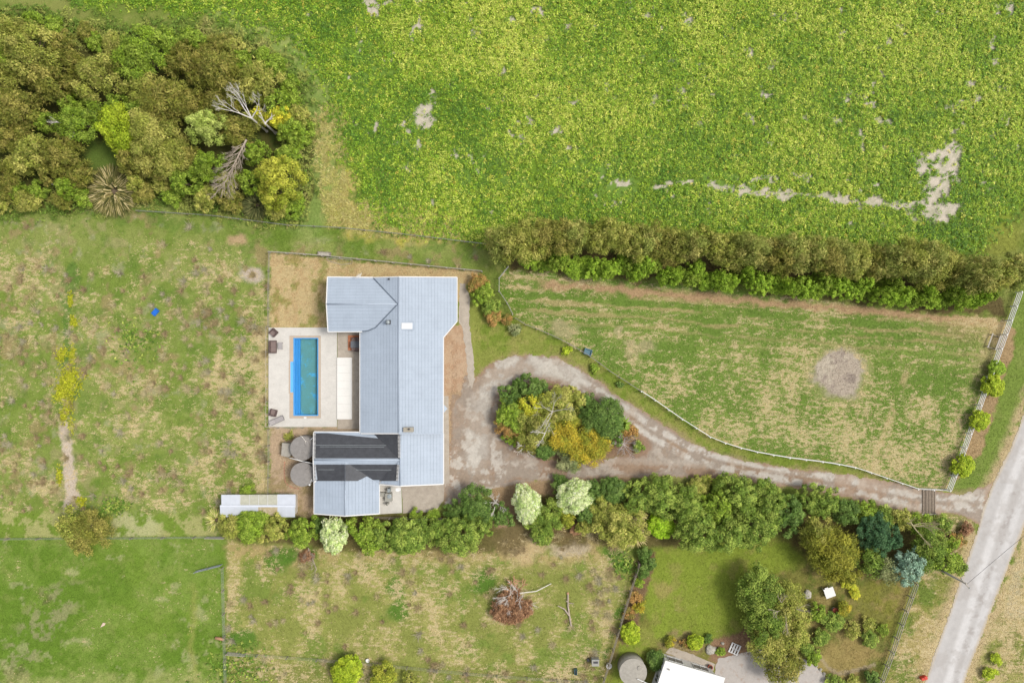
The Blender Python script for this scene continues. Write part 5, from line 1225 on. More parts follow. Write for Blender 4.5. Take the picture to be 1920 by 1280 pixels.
# ---- drive hedge, island, gardens (px, py, r, height, kind, shape, label, name)
PL = [
 (440, 985, 30, 3.0, 'olive', 'fluffy', 'olive hedge shrub at the shed end of the hedge', 'shrub'),
 (472, 984, 30, 3.2, 'green', 'dense', 'clipped green hedge shrub against the shed roof', 'shrub'),
 (515, 992, 30, 3.2, 'olive', 'lobed', 'olive green hedge shrub at the shed corner', 'shrub'),
 (567, 998, 29, 3.4, 'green', 'lobed', 'glossy bright green hedge shrub beside the cream shrub', 'shrub'),
 (688, 1000, 34, 3.6, 'green', 'lobed', 'lobed green hedge tree right after the tall cream shrub', 'tree'),
 (717, 1003, 28, 3.4, 'mid', 'lobed', 'mid green hedge tree behind the gabled roof end', 'tree'),
 (765, 1005, 34, 3.6, 'mid', 'dense', 'greyish green hedge tree behind the service pad', 'tree'),
 (808, 995, 26, 3.0, 'mid', 'fluffy', 'soft green hedge shrub behind the concrete pad', 'shrub'),
 (860, 1003, 42, 4.0, 'mid', 'lobed', 'broad grey green tree at the bend of the hedge', 'tree'),
 (888, 945, 36, 3.8, 'dark', 'lobed', 'dark green glossy tree beside the grey bare shrub', 'tree'),
 (850, 960, 18, 2.0, 'dark', 'fluffy', 'low dark shrub at the corner of the concrete pad', 'shrub'),
 (812, 968, 14, 1.2, 'green', 'fluffy', 'low green shrub at the edge of the concrete pad', 'shrub'),
 (780, 967, 14, 1.0, 'green', 'fluffy', 'low leafy shrub between the pad and the hedge rail', 'shrub'),
 (940, 965, 22, 2.6, 'dark', 'lobed', 'small dark shrub below the grey bare shrub', 'shrub'),
 (1030, 968, 28, 3.2, 'mid', 'fluffy', 'mid green tree between the two cream round shrubs', 'tree'),
 (1015, 998, 24, 2.4, 'mid', 'fluffy', 'low mid green shrub below the left cream round shrub', 'shrub'),
 (1062, 972, 18, 2.2, 'golden', 'fluffy', 'yellowish shrub tucked under the round cream shrub', 'shrub'),
 (1052, 905, 16, 1.6, 'dark', 'fluffy', 'small dark shrub above the round cream shrub', 'shrub'),
 (1110, 925, 24, 2.6, 'dark', 'fluffy', 'dark shrub beside the round cream shrub', 'shrub'),
 (1130, 960, 30, 3.2, 'olive', 'fluffy', 'olive tree left of the tussock topped tree', 'tree'),
 (1165, 985, 46, 4.4, 'olive', 'lobed', 'large olive tree mixed with dry tussock in the hedge', 'tree'),
 (1150, 920, 26, 2.6, 'dark', 'dense', 'dark dense shrub at the drive edge', 'shrub'),
 (1195, 935, 34, 3.6, 'mid', 'lobed', 'mid green hedge tree at the drive edge', 'tree'),
 (1240, 930, 40, 4.4, 'mid', 'lobed', 'rounded green hedge tree above the lime shrub', 'tree'),
 (1240, 986, 24, 2.2, 'lime', 'dense', 'vivid lime green shrub in the hedge', 'shrub'),
 (1288, 945, 36, 4.4, 'mid', 'lobed', 'green hedge tree right of the lime shrub', 'tree'),
 (1305, 990, 44, 5.2, 'mid', 'lobed', 'large lobed green tree at the top of the lawn', 'tree'),
 (1310, 912, 20, 1.8, 'olive', 'dense', 'low olive shrub by the yellow flax', 'shrub'),
 (1345, 950, 34, 4.6, 'green', 'lobed', 'fresh green tree behind the yellow flax', 'tree'),
 (1385, 928, 40, 4.8, 'mid', 'lobed', 'tall mid green tree against the driveway', 'tree'),
 (1365, 1000, 40, 4.8, 'mid', 'lobed', 'broad green tree over the lawn edge', 'tree'),
 (1420, 985, 42, 5.0, 'mid', 'lobed', 'pale lobed green tree at the lawn corner', 'tree'),
 (1440, 935, 36, 4.4, 'mid', 'lobed', 'green hedge tree half way to the cattle grid', 'tree'),
 (1478, 962, 34, 4.2, 'dark', 'lobed', 'dark green tree beside the golden feathery tree', 'tree'),
 (1515, 940, 28, 3.4, 'mid', 'lobed', 'rounded mid green shrub along the drive', 'shrub'),
 (1545, 942, 30, 3.8, 'mid', 'lobed', 'pale green rounded tree along the drive', 'tree'),
 (1585, 960, 28, 3.2, 'dark', 'fluffy', 'dark leafy shrub above the teal tree', 'shrub'),
 (1625, 962, 24, 2.4, 'green', 'lobed', 'bright green shrub next to the cattle grid hedge', 'shrub'),
 (1655, 968, 22, 2.2, 'mid', 'fluffy', 'soft green shrub near the cattle grid', 'shrub'),
 (1640, 1000, 36, 4.2, 'teal', 'lobed', 'dark teal green tree in the corner thicket', 'tree'),
 (1672, 1008, 24, 3.4, 'teal', 'lobed', 'small dark teal tree in the corner thicket', 'tree'),
 (1690, 972, 22, 2.4, 'olive', 'fluffy', 'olive shrub under the pale bare branches', 'shrub'),
 (1725, 985, 26, 2.4, 'green', 'airy', 'thin green shrub below the cattle grid', 'shrub'),
 (1765, 985, 22, 1.8, 'mid', 'airy', 'sparse green shrub right of the cattle grid', 'shrub'),
 (1555, 1028, 46, 5.4, 'oliveg', 'feather', 'golden olive feathery tree at the lawn corner', 'tree'),
 (1575, 1062, 34, 4.4, 'oliveg', 'fluffy', 'lower golden tree leaning to the white table', 'tree'),
 (1530, 1000, 30, 4.6, 'olive', 'feather', 'olive feathery tree against the hedge', 'tree'),
 (1632, 1050, 32, 3.6, 'mid', 'airy', 'grey green open tree between golden and blue trees', 'tree'),
 (1660, 1065, 28, 3.4, 'grey', 'airy', 'thin greyish tree beside the blue conifer', 'tree'),
 (1703, 1062, 33, 4.6, 'blue', 'lobed', 'blue grey conifer at the garden fence', 'conifer'),
 (1745, 1030, 36, 4.4, 'mid', 'fluffy', 'green tree between the blue conifer and road', 'tree'),
 (1772, 1045, 32, 4.4, 'green', 'lobed', 'bright green tree hiding the power pole foot', 'tree'),
 (1795, 1062, 16, 2.6, 'mid', 'fluffy', 'small green shrub under the power pole', 'shrub'),
 (1812, 990, 13, 1.0, 'deadbrown', 'airy', 'rusty dead shrub at the driveway mouth', 'shrub'),
 (1798, 1012, 14, 1.0, 'rust', 'airy', 'brown dying shrub near the driveway mouth', 'shrub'),
 (1425, 1110, 48, 5.4, 'mid', 'fluffy', 'big green tree spreading over the lawn edge', 'tree'),
 (1465, 1130, 44, 5.6, 'olive', 'fluffy', 'open olive tree between the lawn and boulder', 'tree'),
 (1440, 1160, 42, 5.4, 'mid', 'fluffy', 'loose green tree at the middle of the garden clump', 'tree'),
 (1480, 1180, 38, 5.0, 'olive', 'fluffy', 'olive tree leaning over the brown garden floor', 'tree'),
 (1445, 1205, 42, 5.0, 'olive', 'feather', 'olive brown tree above the gravel court', 'tree'),
 (1470, 1242, 38, 4.6, 'brown', 'fluffy', 'browning tree spreading over the gravel court', 'tree'),
 (1590, 1092, 13, 1.2, 'yellow', 'lobed', 'yellow shrub near the white garden table', 'shrub'),
 (1604, 1112, 11, 1.0, 'yellow', 'fluffy', 'small yellow shrub on the path side', 'shrub'),
 (1582, 1140, 15, 1.4, 'gold', 'fluffy', 'golden shrub beside the stone bowl', 'shrub'),
 (1560, 1165, 22, 1.8, 'mid', 'fluffy', 'mid green shrub below the stone bowl', 'shrub'),
 (1535, 1150, 18, 1.4, 'green', 'fluffy', 'low green shrub left of the stone bowl', 'shrub'),
 (1598, 1180, 18, 1.4, 'olive', 'airy', 'sparse olive shrub in the garden bed', 'shrub'),
 (1628, 1170, 15, 1.0, 'olive', 'airy', 'thin pale shrub near the garden fence', 'shrub'),
 (1632, 1198, 15, 1.2, 'mid', 'fluffy', 'round green shrub near the garden fence', 'shrub'),
 (1655, 1180, 12, 1.0, 'green', 'airy', 'light green shrub against the garden fence', 'shrub'),
 (1540, 1195, 15, 1.3, 'mid', 'fluffy', 'green shrub beside the browning tree', 'shrub'),
 (1525, 1232, 15, 1.4, 'green', 'lobed', 'bright green shrub above the edging rocks', 'shrub'),
 (1512, 1215, 13, 1.2, 'mid', 'fluffy', 'green shrub between browning tree and rocks', 'shrub'),
 (1636, 1270, 15, 1.5, 'dark', 'lobed', 'round dark green shrub at the fence end', 'shrub'),
 (1565, 1278, 18, 1.0, 'mid', 'airy', 'low mixed shrub below the edging rocks', 'shrub'),
 (1600, 1276, 14, .9, 'olive', 'airy', 'low spiky shrub below the curved edging', 'shrub'),
 (1208, 1038, 13, 1.4, 'dark', 'fluffy', 'dark shrub at the top of the fence bed', 'shrub'),
 (1216, 1052, 15, 1.6, 'dark', 'lobed', 'round dark shrub in the fence bed', 'shrub'),
 (1206, 1072, 13, 1.4, 'dark', 'fluffy', 'second dark shrub down the fence bed', 'shrub'),
 (1198, 1092, 10, 1.0, 'green', 'fluffy', 'small green shrub half way down the fence bed', 'shrub'),
 (1190, 1118, 12, 1.0, 'rust', 'airy', 'brownish shrub in the fence bed', 'shrub'),
 (1200, 1138, 13, 1.0, 'gold', 'airy', 'straw yellow shrub in the fence bed', 'shrub'),
 (1180, 1150, 12, .9, 'rust', 'airy', 'dry brown shrub against the timber fence', 'shrub'),
 (1182, 1187, 19, 1.7, 'ygreen', 'dense', 'round yellow green shrub at the foot of the fence bed', 'shrub'),
 (1231, 1237, 17, 1.6, 'dark', 'dense', 'dark green leafy shrub at the cottage corner', 'shrub'),
 (1256, 1203, 12, .9, 'gold', 'airy', 'yellowish low shrub in the cottage bed', 'shrub'),
 (1304, 1203, 14, 1.5, 'ygreen', 'dense', 'yellow green shrub in the cottage bed', 'shrub'),
 (1288, 1206, 10, .8, 'rust', 'airy', 'reddish low shrub in the cottage bed', 'shrub'),
 (1327, 1198, 9, .8, 'dark', 'fluffy', 'small dark shrub behind the large rock', 'shrub'),
 (1352, 1221, 9, .8, 'green', 'lobed', 'small bright green shrub beside the pallet', 'shrub'),
 (650, 1260, 28, 2.6, 'ygreen', 'dense', 'yellow green tree at the bottom meadow fence', 'tree'),
 (718, 1268, 28, 2.4, 'golden', 'fluffy', 'golden green bushy tree beyond the meadow fence', 'tree'),
 (770, 1280, 18, 1.6, 'olive', 'airy', 'low olive scrub beyond the meadow fence', 'shrub'),
 (140, 985, 34, 3.4, 'olive', 'airy', 'dark olive open tree at the end of the gravel path', 'tree'),
 (172, 992, 36, 3.6, 'brown', 'feather', 'brownish feathery tree spreading over the pasture fence', 'tree'),
 (150, 1012, 28, 2.6, 'brown', 'airy', 'thin brownish tree hanging over green pasture', 'tree'),
 (896, 530, 19, 2.0, 'rust', 'fluffy', 'brownish shrub at the end of the yard fence', 'shrub'),
 (906, 550, 22, 2.2, 'green', 'lobed', 'leafy green shrub beside the concrete path', 'shrub'),
 (922, 575, 18, 1.8, 'mid', 'fluffy', 'mid green shrub between path and mesh fence', 'shrub'),
 (925, 594, 17, 1.4, 'rust', 'fluffy', 'orange brown shrub beside the mesh fence', 'shrub'),
 (950, 600, 11, .9, 'rust', 'airy', 'dry reddish shrub on the lawn edge', 'shrub'),
 (967, 619, 14, 1.0, 'grey', 'airy', 'grey sparse shrub on the lawn edge', 'shrub'),
 # island
 (955, 748, 22, 2.6, 'dark', 'lobed', 'dark green shrub at the crown of the island', 'shrub'),
 (962, 778, 30, 3.2, 'green', 'lobed', 'glossy green shrub at the house end of the island', 'shrub'),
 (1003, 735, 26, 2.8, 'dark', 'lobed', 'dark shrub along the top curve of the island', 'shrub'),
 (1000, 760, 26, 3.6, 'yellow', 'airy', 'yellow lichen tinted shrub under the bare branches', 'shrub'),
 (955, 802, 22, 2.2, 'rust', 'fluffy', 'reddish brown shrub at the house end of the island', 'shrub'),
 (958, 822, 13, 1.4, 'green', 'lobed', 'small green shrub below the reddish brown shrub', 'shrub'),
 (1050, 762, 36, 4.2, 'olive', 'lobed', 'broad olive tree in the middle of the island', 'tree'),
 (1010, 795, 34, 4.0, 'olive', 'fluffy', 'olive brown tree behind the white bare branches', 'tree'),
 (990, 825, 24, 2.6, 'brown', 'airy', 'brown thin shrub at the lower island edge', 'shrub'),
 (1062, 815, 34, 3.6, 'gold', 'feather', 'golden feathery shrub in the island', 'shrub'),
 (1112, 826, 34, 3.4, 'gold', 'feather', 'golden yellow shrub beside the grey twiggy shrub', 'shrub'),
 (1092, 845, 22, 2.2, 'gold', 'fluffy', 'smaller golden shrub at the drive side of the island', 'shrub'),
 (1102, 768, 24, 2.8, 'dark', 'lobed', 'very dark shrub between olive and blue green trees', 'shrub'),
 (1130, 785, 33, 4.0, 'dark', 'dense', 'dark blue green tree at the right of the island', 'tree'),
 (1023, 840, 18, 2.0, 'dark', 'dense', 'clipped dark green ball shrub in the island', 'shrub'),
 (1068, 856, 24, 2.0, 'grey', 'feather', 'greyish feathery shrub spilling onto the drive', 'shrub'),
 (1080, 868, 13, 1.2, 'gold', 'airy', 'orange tinted fringe shrub on the drive edge', 'shrub'),
 (1196, 838, 10, .8, 'mid', 'fluffy', 'small green shrub at the island tip', 'shrub'),
 # drive seedlings and roadside bushes
 (1062, 657, 9, .8, 'ygreen', 'lobed', 'lone yellow green seedling on the drive lawn', 'shrub'),
 (1114, 690, 9, .8, 'green', 'lobed', 'small green seedling near the blue trough', 'shrub'),
 (1162, 721, 6, .6, 'dark', 'lobed', 'tiny dark seedling beside the wire fence', 'shrub'),
 (1870, 690, 14, 1.5, 'fresh', 'dense', 'small green roadside bush nearest the timber bench', 'shrub'),
 (1862, 722, 20, 2.0, 'ygreen', 'dense', 'round yellow green roadside bush below the small one', 'shrub'),
 (1837, 788, 18, 1.8, 'ygreen', 'dense', 'round yellow green roadside bush half way down the rail fence', 'shrub'),
 (1806, 873, 20, 2.0, 'ygreen', 'dense', 'tall yellow green roadside bush closest to the cattle grid', 'shrub'),
 (1856, 1262, 13, 1.0, 'ygreen', 'fluffy', 'yellow green roadside weed bush across the road', 'shrub'),
 (1868, 1235, 11, .9, 'ygreen', 'fluffy', 'smaller yellow green weed bush across the road', 'shrub'),
 (465, 921, 14, .9, 'green', 'fluffy', 'low green shrub behind the shed roof', 'shrub'),
 (542, 818, 9, .8, 'olive', 'airy', 'sparse olive weed beside the upper water tank', 'shrub'),
 (905, 985, 26, 3.0, 'mid', 'lobed', 'green hedge tree filling behind the small dark shrub', 'tree'),
 (1100, 958, 24, 2.8, 'dark', 'lobed', 'dark leafy shrub between the cream and olive trees', 'shrub'),
 (1098, 985, 18, 2.0, 'olive', 'fluffy', 'olive shrub at the edge of the bare clearing', 'shrub'),
 (1003, 975, 20, 2.4, 'mid', 'fluffy', 'mid green shrub tucked behind the ragged cream shrub', 'shrub'),
 (1048, 945, 20, 2.4, 'mid', 'lobed', 'green shrub touching the round cream shrub', 'shrub'),
 (1152, 812, 20, 2.4, 'dark', 'lobed', 'dark shrub beside the cabbage tree in the island', 'shrub'),
 (975, 722, 14, 1.6, 'dark', 'lobed', 'small dark shrub on the outer curve of the island', 'shrub'),
 (1075, 745, 20, 2.6, 'olive', 'lobed', 'olive shrub along the upper island edge', 'shrub'),
 (1183, 812, 13, 1.2, 'rust', 'airy', 'reddish low shrub at the island tip', 'shrub'),
 (640, 990, 14, 2.0, 'mid', 'fluffy', 'small green shrub squeezed against the tall cream shrub', 'shrub'),
 (600, 985, 14, 2.2, 'dark', 'fluffy', 'dark small shrub between glossy and cream shrubs', 'shrub'),
 (1080, 992, 12, .9, 'deadbrown', 'fluffy', 'small rusty dry shrub in the bare clearing', 'shrub'),
 (1350, 908, 16, 1.2, 'green', 'fluffy', 'low green shrub right of the yellow flax', 'shrub'),
]
random.seed(77)
for px, py, r_, h_, kd, sh, lab, nm in PL:
    if nm == 'tree': nm2, cat = {'gold': 'golden_tree', 'golden': 'golden_tree', 'oliveg': 'golden_tree'}.get(kd, 'garden_tree'), 'tree'
    elif nm == 'conifer': nm2, cat = 'conifer_tree', 'tree'
    else: nm2, cat = 'garden_shrub', 'shrub'
    plant(px, py, r_ * (1.22 if 930 < px < 1210 and 715 < py < 880 else 1.08), h_, kd, sh, lab, nm2, cat, variants=3)
# cream pittosporums
plant(625, 1003, 26, 4.0, 'cream', 'dense', 'tall narrow cream leaved shrub in the hedge behind the house', 'cream_shrub', 'shrub', sx=.92, sy=1.38, rz=0, uniq=1)
plant(988, 946, 29, 3.4, 'cream', 'dense', 'cream leaved shrub with ragged outline beside the grey bare shrub', 'cream_shrub', 'shrub', sx=.95, sy=1.25, rz=.2, uniq=2)
plant(1078, 930, 37, 3.6, 'cream', 'dense', 'round cream leaved shrub at the edge of the driveway', 'cream_shrub', 'shrub', sx=1.02, sy=.84, rz=.1, uniq=3)
flax(1190, 1000, 26, 2.2, [(196, 182, 132), (180, 168, 112), (150, 150, 84)], 'dry straw tussock growing through the large olive tree', 240, 'tussock', 31, 'tussock')
flax(1194, 965, 20, 3.6, [(186, 172, 126), (168, 158, 104)], 'dry straw plume tussock behind the large olive tree', 130, 'tussock', 32, 'tussock')
flax(1326, 900, 12, 1.0, [(216, 206, 112), (190, 186, 84), (150, 170, 60)], 'yellow striped flax at the driveway edge', 110, 'flax_bush', 33)
flax(1166, 795, 17, 2.0, [(132, 156, 62), (112, 140, 52), (152, 170, 78)], 'green cabbage tree at the right of the island', 180, 'cabbage_tree', 34, 'tree')
flax(405, 975, 22, 1.2, [(196, 188, 130), (176, 172, 100), (150, 162, 78)], 'pale tussock grass at the shed end', 170, 'tussock', 35, 'tussock')
bare_tree(1036, 772, 4.6, [(.3, 1, .4), (-.5, .4, .3), (-.2, -.8, .3), (.7, .2, .2), (-.6, -.6, .3)], 1.6, .06, 4, M_twig, 'white bare branched tree rising from the island', seed=31)
bare_tree(1022, 812, 4.0, [(-.4, -.8, .3), (.2, .5, .5), (-.7, .1, .3)], 1.2, .07, 2, M_dead, 'pale bare branches at the lower middle of the island', seed=33)
bare_tree(985, 838, 1.6, [(-.8, -.5, .3), (.3, -.7, .3), (-.4, .4, .4)], 1.1, .07, 2, M_dead, 'thin bleached twigs at the lower island edge', seed=34)
M_purple = mat('purple_grey_twigs', alb(214, 200, 192), .9, noise=.2, nscale=6)
bare_tree(1170, 832, 1.0, [(1, .2, .5), (-.6, .8, .5), (-.7, -.5, .5), (.4, -.9, .5), (.2, .9, .6), (-.9, .1, .4), (.7, .7, .5), (0, -.5, .8), (.8, -.5, .5)], 1.15, .085, 3, M_purple, 'purple grey twiggy leafless shrub at the island tip', 'bare_shrub', 35, spread=.8)
bare_tree(930, 942, 1.4, [(-.7, .8, .4), (.3, 1, .4), (-.2, -.8, .4), (.6, -.2, .4), (-.9, .1, .4), (.1, .3, .9)], 1.0, .075, 3, M_dead, 'grey white leafless shrub beside the driveway', 'bare_shrub', 36, spread=.7)
bare_tree(1712, 985, 3.6, [(1, .3, .3), (.8, .8, .3), (-.7, .5, .3), (.4, -.8, .2), (.9, -.1, .4)], 1.6, .10, 2, mat('tan_branches', alb(206, 194, 150), .9, noise=.15, nscale=5), 'pale tan bare branches beside the cattle grid', seed=37)
bare_tree(1470, 1140, 4.8, [(1, .1, .2), (-.4, .6, .4), (.2, -.9, .3), (-.7, -.3, .3)], 1.7, .07, 2, M_deadgrey, 'grey leafless limbs inside the garden tree clump', seed=38)
# felled heap in the straw meadow
rnd = random.Random(8); heap = thing('felled_tree_heap', 'heap of felled tree with rusty dead leaves and white branches', 'brush heap', W(962, 1122))
mb = MB()
for i in range(18):
    a = rnd.uniform(0, 6.28); p = Vector((rnd.uniform(-.9, 1.0), rnd.uniform(-.6, 1.8), rnd.uniform(.6, 1.3))); branching(mb, p, Vector((math.cos(a), math.sin(a) - .3, .15)), rnd.uniform(.7, 1.5), .035, 2, rnd, .6, .1)
mb.tube((-.6, 2.6, .6), (.6, 1.1, .9), .13, .09, n=6); mb.tube((.4, 1.0, .9), (3.0, 1.2, .6), .08, .06, n=6); mb.tube((3.0, 1.2, .6), (5.0, 2.1, .3), .07, .05, n=6)
part('branches', mb, M_dead, heap, local=True)
cuts = MB()
for i in range(14):
    p = Vector((rnd.uniform(-.5, 1.4), rnd.uniform(1.4, 2.7), .7)); a = rnd.uniform(0, 3.1); cuts.tube(p, p + Vector((math.cos(a) * .7, math.sin(a) * .7, .2)), .08, .06, n=6)
part('cut_ends', cuts, M_pinkwood, heap, local=True)
for k, (dx, dy, rr_) in enumerate(((-1.4, -1.3, 1.7), (.5, -1.5, 1.6), (-.4, .4, 1.5), (1.5, -.8, 1.3))):
    cm, Cc = crown_mesh('deadbrown', 'feather', rr_, 1.5, 500 + k, 1.2); link('dead_leaves', cm, heap, (dx, dy, 0))
lg = thing('fallen_log', 'forked bare log lying in the straw meadow', 'log', W(1067, 1143)); mb = MB()
pts = [(1065, 1113), (1065, 1135), (1068, 1155), (1071, 1173)]
for i in range(3): mb.tube(W(*pts[i], .2), W(*pts[i + 1], .2), .10 + .01 * i, .11, n=7)
mb.tube(W(1067, 1153, .2), W(1058, 1141, .25), .12, .09, n=6); mb.tube(W(1058, 1141, .25), W(1046, 1135, .25), .09, .05, n=6); mb.tube(W(1065, 1130, .25), W(1076, 1131, .5), .08, .05, n=6); mb.tube(W(1065, 1128, .25), W(1061, 1126, .4), .07, .04, n=6)
part('limb', mb, M_deadgrey, lg); part('cut_end', MB().lathe([(.17, 0), (.1, .03)], 9, tuple(W(1065, 1112, .25))), M_pinkwood, lg)
cn = thing('brown_conifer_branch', 'dead brown conifer branch pile below the hedge', 'brush heap', W(582, 1046)); mb = MB()
p = W(578, 1027, .5); q = W(594, 1068, .3); mb.tube(p, q, .07, .03, n=6); rnd = random.Random(3)
for i in range(26):
    s = p.lerp(q, rnd.random()); a = rnd.uniform(-2.6, -.5) ; branching(mb, s, Vector((math.cos(a), math.sin(a), .25)), rnd.uniform(.4, 1.0), .022, 1, rnd, .6, .1)
part('twigs', mb, M_deadgrey, cn)
cm, Cc = crown_mesh('deadbrown', 'feather', 1.1, .6, 600, .5); o = link('dead_leaves', cm, cn, (-.3, .5, 0))
print('PLANTS DONE')

# ------------------------------------------------------------------ uncountable growth: crop leaves, grass blades, weeds
def scatter_leaves(name, label, cat, PX, PY, COLS, zlo, zhi, ln, asp, per, m, tilt=.6, spread=.16, seed=0, vary=.28):
    r = np.random.default_rng(seed); n = len(PX); N = n * per
    x = np.repeat((PX - 960) * K, per); y = np.repeat((640 - PY) * K, per)
    th = r.uniform(0, 6.283, N); rad = spread * r.uniform(.3, 1.2, N)
    hp_ = np.repeat(r.uniform(zlo, zhi, n), per) * r.uniform(.7, 1.1, N)
    dirv = np.stack([np.cos(th), np.sin(th), r.uniform(-.5, .35, N)], 1); dirv /= np.linalg.norm(dirv, axis=1)[:, None]
    c = np.stack([x + np.cos(th) * rad, y + np.sin(th) * rad, hp_], 1)
    side = np.cross(dirv, np.array([0, 0, 1.0])); side /= np.linalg.norm(side, axis=1)[:, None]
    side = side + np.array([0, 0, 1.0]) * (r.normal(0, tilt * .5, N))[:, None]
    l = ln * r.uniform(.6, 1.35, N)[:, None]; w = l * asp
    V = np.empty((N, 3, 3)); V[:, 0] = c - dirv * l * .5 + side * w * .64; V[:, 1] = c - dirv * l * .5 - side * w * .64; V[:, 2] = c + dirv * l * .62
    V[:, :, 2] = np.maximum(V[:, :, 2], .01)
    C = np.repeat(COLS, per, axis=0) * np.exp(r.normal(0, vary, (N, 1)))
    o = link(name, fast_mesh(name, V.reshape(-1, 3), 3, np.clip(C, 0, .8), m)); return tag(o, label, cat, kind='stuff')
r = np.random.default_rng(99)
n = 170000; X = r.uniform(100, 1970, n); Y = r.uniform(-60, 490, n)
v_ = Y - X * .062; row = np.round(v_ / 7.6) * 7.6; Y = np.where(r.random(n) < .86, row + r.normal(0, 1.25, n), v_) + X * .062      # sown in rows
fx = X + (fbm(X, Y, 40, 11) - .5) * 34; fy = Y + (fbm(X, Y, 40, 12) - .5) * 34
sd = sdpoly(fx, fy, CROP)
strip = ss(45, 20, dline(X, Y, [(1000, 330), (1200, 340), (1400, 350)])) * .75
weed = ss(75, 25, dline(fx, fy, [(650, 60), (720, 190), (790, 280), (900, 310), (1050, 330), (1250, 340)])) * .55 * ss(.42, .55, fbm(X, Y, 50, 2))
prob = ss(-22, 45, sd) * .85 * (1 - np.clip(bare(X, Y) * 1.02, 0, .95)) * (1 - strip * ss(.4, .6, fbm(X, Y, 40, 52))) * (1 - weed) * (.55 + .6 * fbm(X, Y, 30, 53))
k = r.random(n) < prob; X, Y = X[k], Y[k]
pal = np.array([alb(*c_, k=1.38) for c_ in ((88, 126, 37), (116, 150, 42), (148, 172, 48), (196, 206, 90))])  # the palest tone paints glints of light on the leaves
tn = np.clip(fbm(X, Y, 170, 54) * .9 + .05 + (fbm(X, Y, 35, 55) - .5) * .45 + r.normal(0, .26, len(X)) + ss(280, 60, Y) * .14 - ss(420, 700, X) * 0 - ss(800, 600, X) * .12 - ss(250, 420, Y) * .10, 0, .999) * 3
i0 = tn.astype(int); f = (tn - i0)[:, None]; cc = pal[i0] * (1 - f) + pal[i0 + 1] * f
yl = r.random(len(X)) < .012; cc[yl] = alb(206, 196, 80, k=1.2)
scatter_leaves('crop_leaves', 'dense leafy green crop covering the big field', 'crop', X, Y, cc, .12, .40, .145, .7, 9, M_crop, .5, .25, 1, .36)
print('crop plants', len(X))
# soft bluish weeds in the crop gaps
n = 9000; X = r.uniform(560, 1900, n); Y = r.uniform(-20, 440, n)
k = (r.random(n) < ss(.56, .66, fbm(X, Y, 45, 51)) * .9) & (sdpoly(X, Y, CROP) > 10) & (bare(X, Y) < .6); X, Y = X[k], Y[k]
scatter_leaves('field_weeds', 'soft bluish green weeds in gaps of the crop', 'weeds', X, Y, np.tile(alb(124, 150, 66, k=1.2), (len(X), 1)), .08, .3, .2, .3, 5, M_dry, .6, .16, 2)
n = 26000; X = r.uniform(-40, 640, n); Y = r.uniform(10, 430, n); sd = sdpoly(X + (fbm(X, Y, 30, 77) - .5) * 40, Y + (fbm(X, Y, 30, 78) - .5) * 40, WOOD)
k = r.random(n) < ss(-26, 4, sd) * ss(60, 25, sd) * .8; X, Y = X[k], Y[k]
ug = np.array([alb(*c_, k=1.45) for c_ in ((120, 138, 58), (104, 128, 50), (140, 148, 72), (150, 150, 84))])
scatter_leaves('undergrowth', 'low tangled green undergrowth fringing the wood', 'undergrowth', X, Y, ug[np.minimum((fbm(X, Y, 40, 79) * 4).astype(int), 3)], .1, .7, .22, .45, 7, M_leaf, .7, .22, 12)
# dry margin grass
def blades(name, label, cat, X, Y, cols, hgt, lean, w, seed, per=1, m=None):
    r = np.random.default_rng(seed); n = len(X); N = n * per
    x = np.repeat((X - 960) * K, per) + r.normal(0, .05, N) * (per > 1); y = np.repeat((640 - Y) * K, per) + r.normal(0, .05, N) * (per > 1)
    th = r.uniform(0, 6.283, N); h = hgt * r.uniform(.5, 1.25, N); ln = lean * r.uniform(.4, 1.3, N)
    b = np.stack([x, y, np.full(N, .002)], 1); d = np.stack([np.cos(th), np.sin(th), np.zeros(N)], 1); s = np.stack([-np.sin(th), np.cos(th), np.zeros(N)], 1) * (w * r.uniform(.6, 1.4, N))[:, None]
    V = np.empty((N, 3, 3)); V[:, 0] = b - s; V[:, 1] = b + s; V[:, 2] = b + d * ln[:, None] + np.array([0, 0, 1.0]) * h[:, None]
    C = np.repeat(cols, per, axis=0) * r.uniform(.75, 1.3, (N, 1))
    o = link(name, fast_mesh(name, V.reshape(-1, 3), 3, np.clip(C, 0, .8), m or M_dry)); return tag(o, label, cat, kind='stuff')
def bgmask(X, Y):   # where grass can grow
    k = (sdpoly(X, Y, DRIVE) < -2) | (sdpoly(X, Y, ISLE) > 0)
    k &= sdpoly(X, Y, ROAD) < -2
    for a in ((502, 612, 692, 812), (612, 518, 858, 640), (674, 600, 846, 912), (586, 805, 760, 968), (413, 926, 556, 972), (700, 898, 834, 964), (1236, 1222, 1362, 1330), (858, 528, 892, 730), (1726, 912, 1758, 966)):
        k &= ~((X > a[0]) & (X < a[2]) & (Y > a[1]) & (Y < a[3]))
    k &= ~((X > 1335) & (X < 1555) & (Y > 1228)); return k
n = 420000; X = r.uniform(-40, 1960, n); Y = r.uniform(380, 1320, n); k = bgmask(X, Y) & (sdpoly(X, Y, CROP) < 0); X, Y = X[k], Y[k]
cg_ = paint(X, Y); kd_ = r.random(len(X)) < ss(.15, .8, dryness(X, Y)) * .75; cg_[kd_] = np.array(STRAW) * 1.15; blades('meadow_grass', 'short mixed green and straw grass blades over the fields', 'grass', X, Y, cg_ * 1.2, .10, .18, .034, 3)
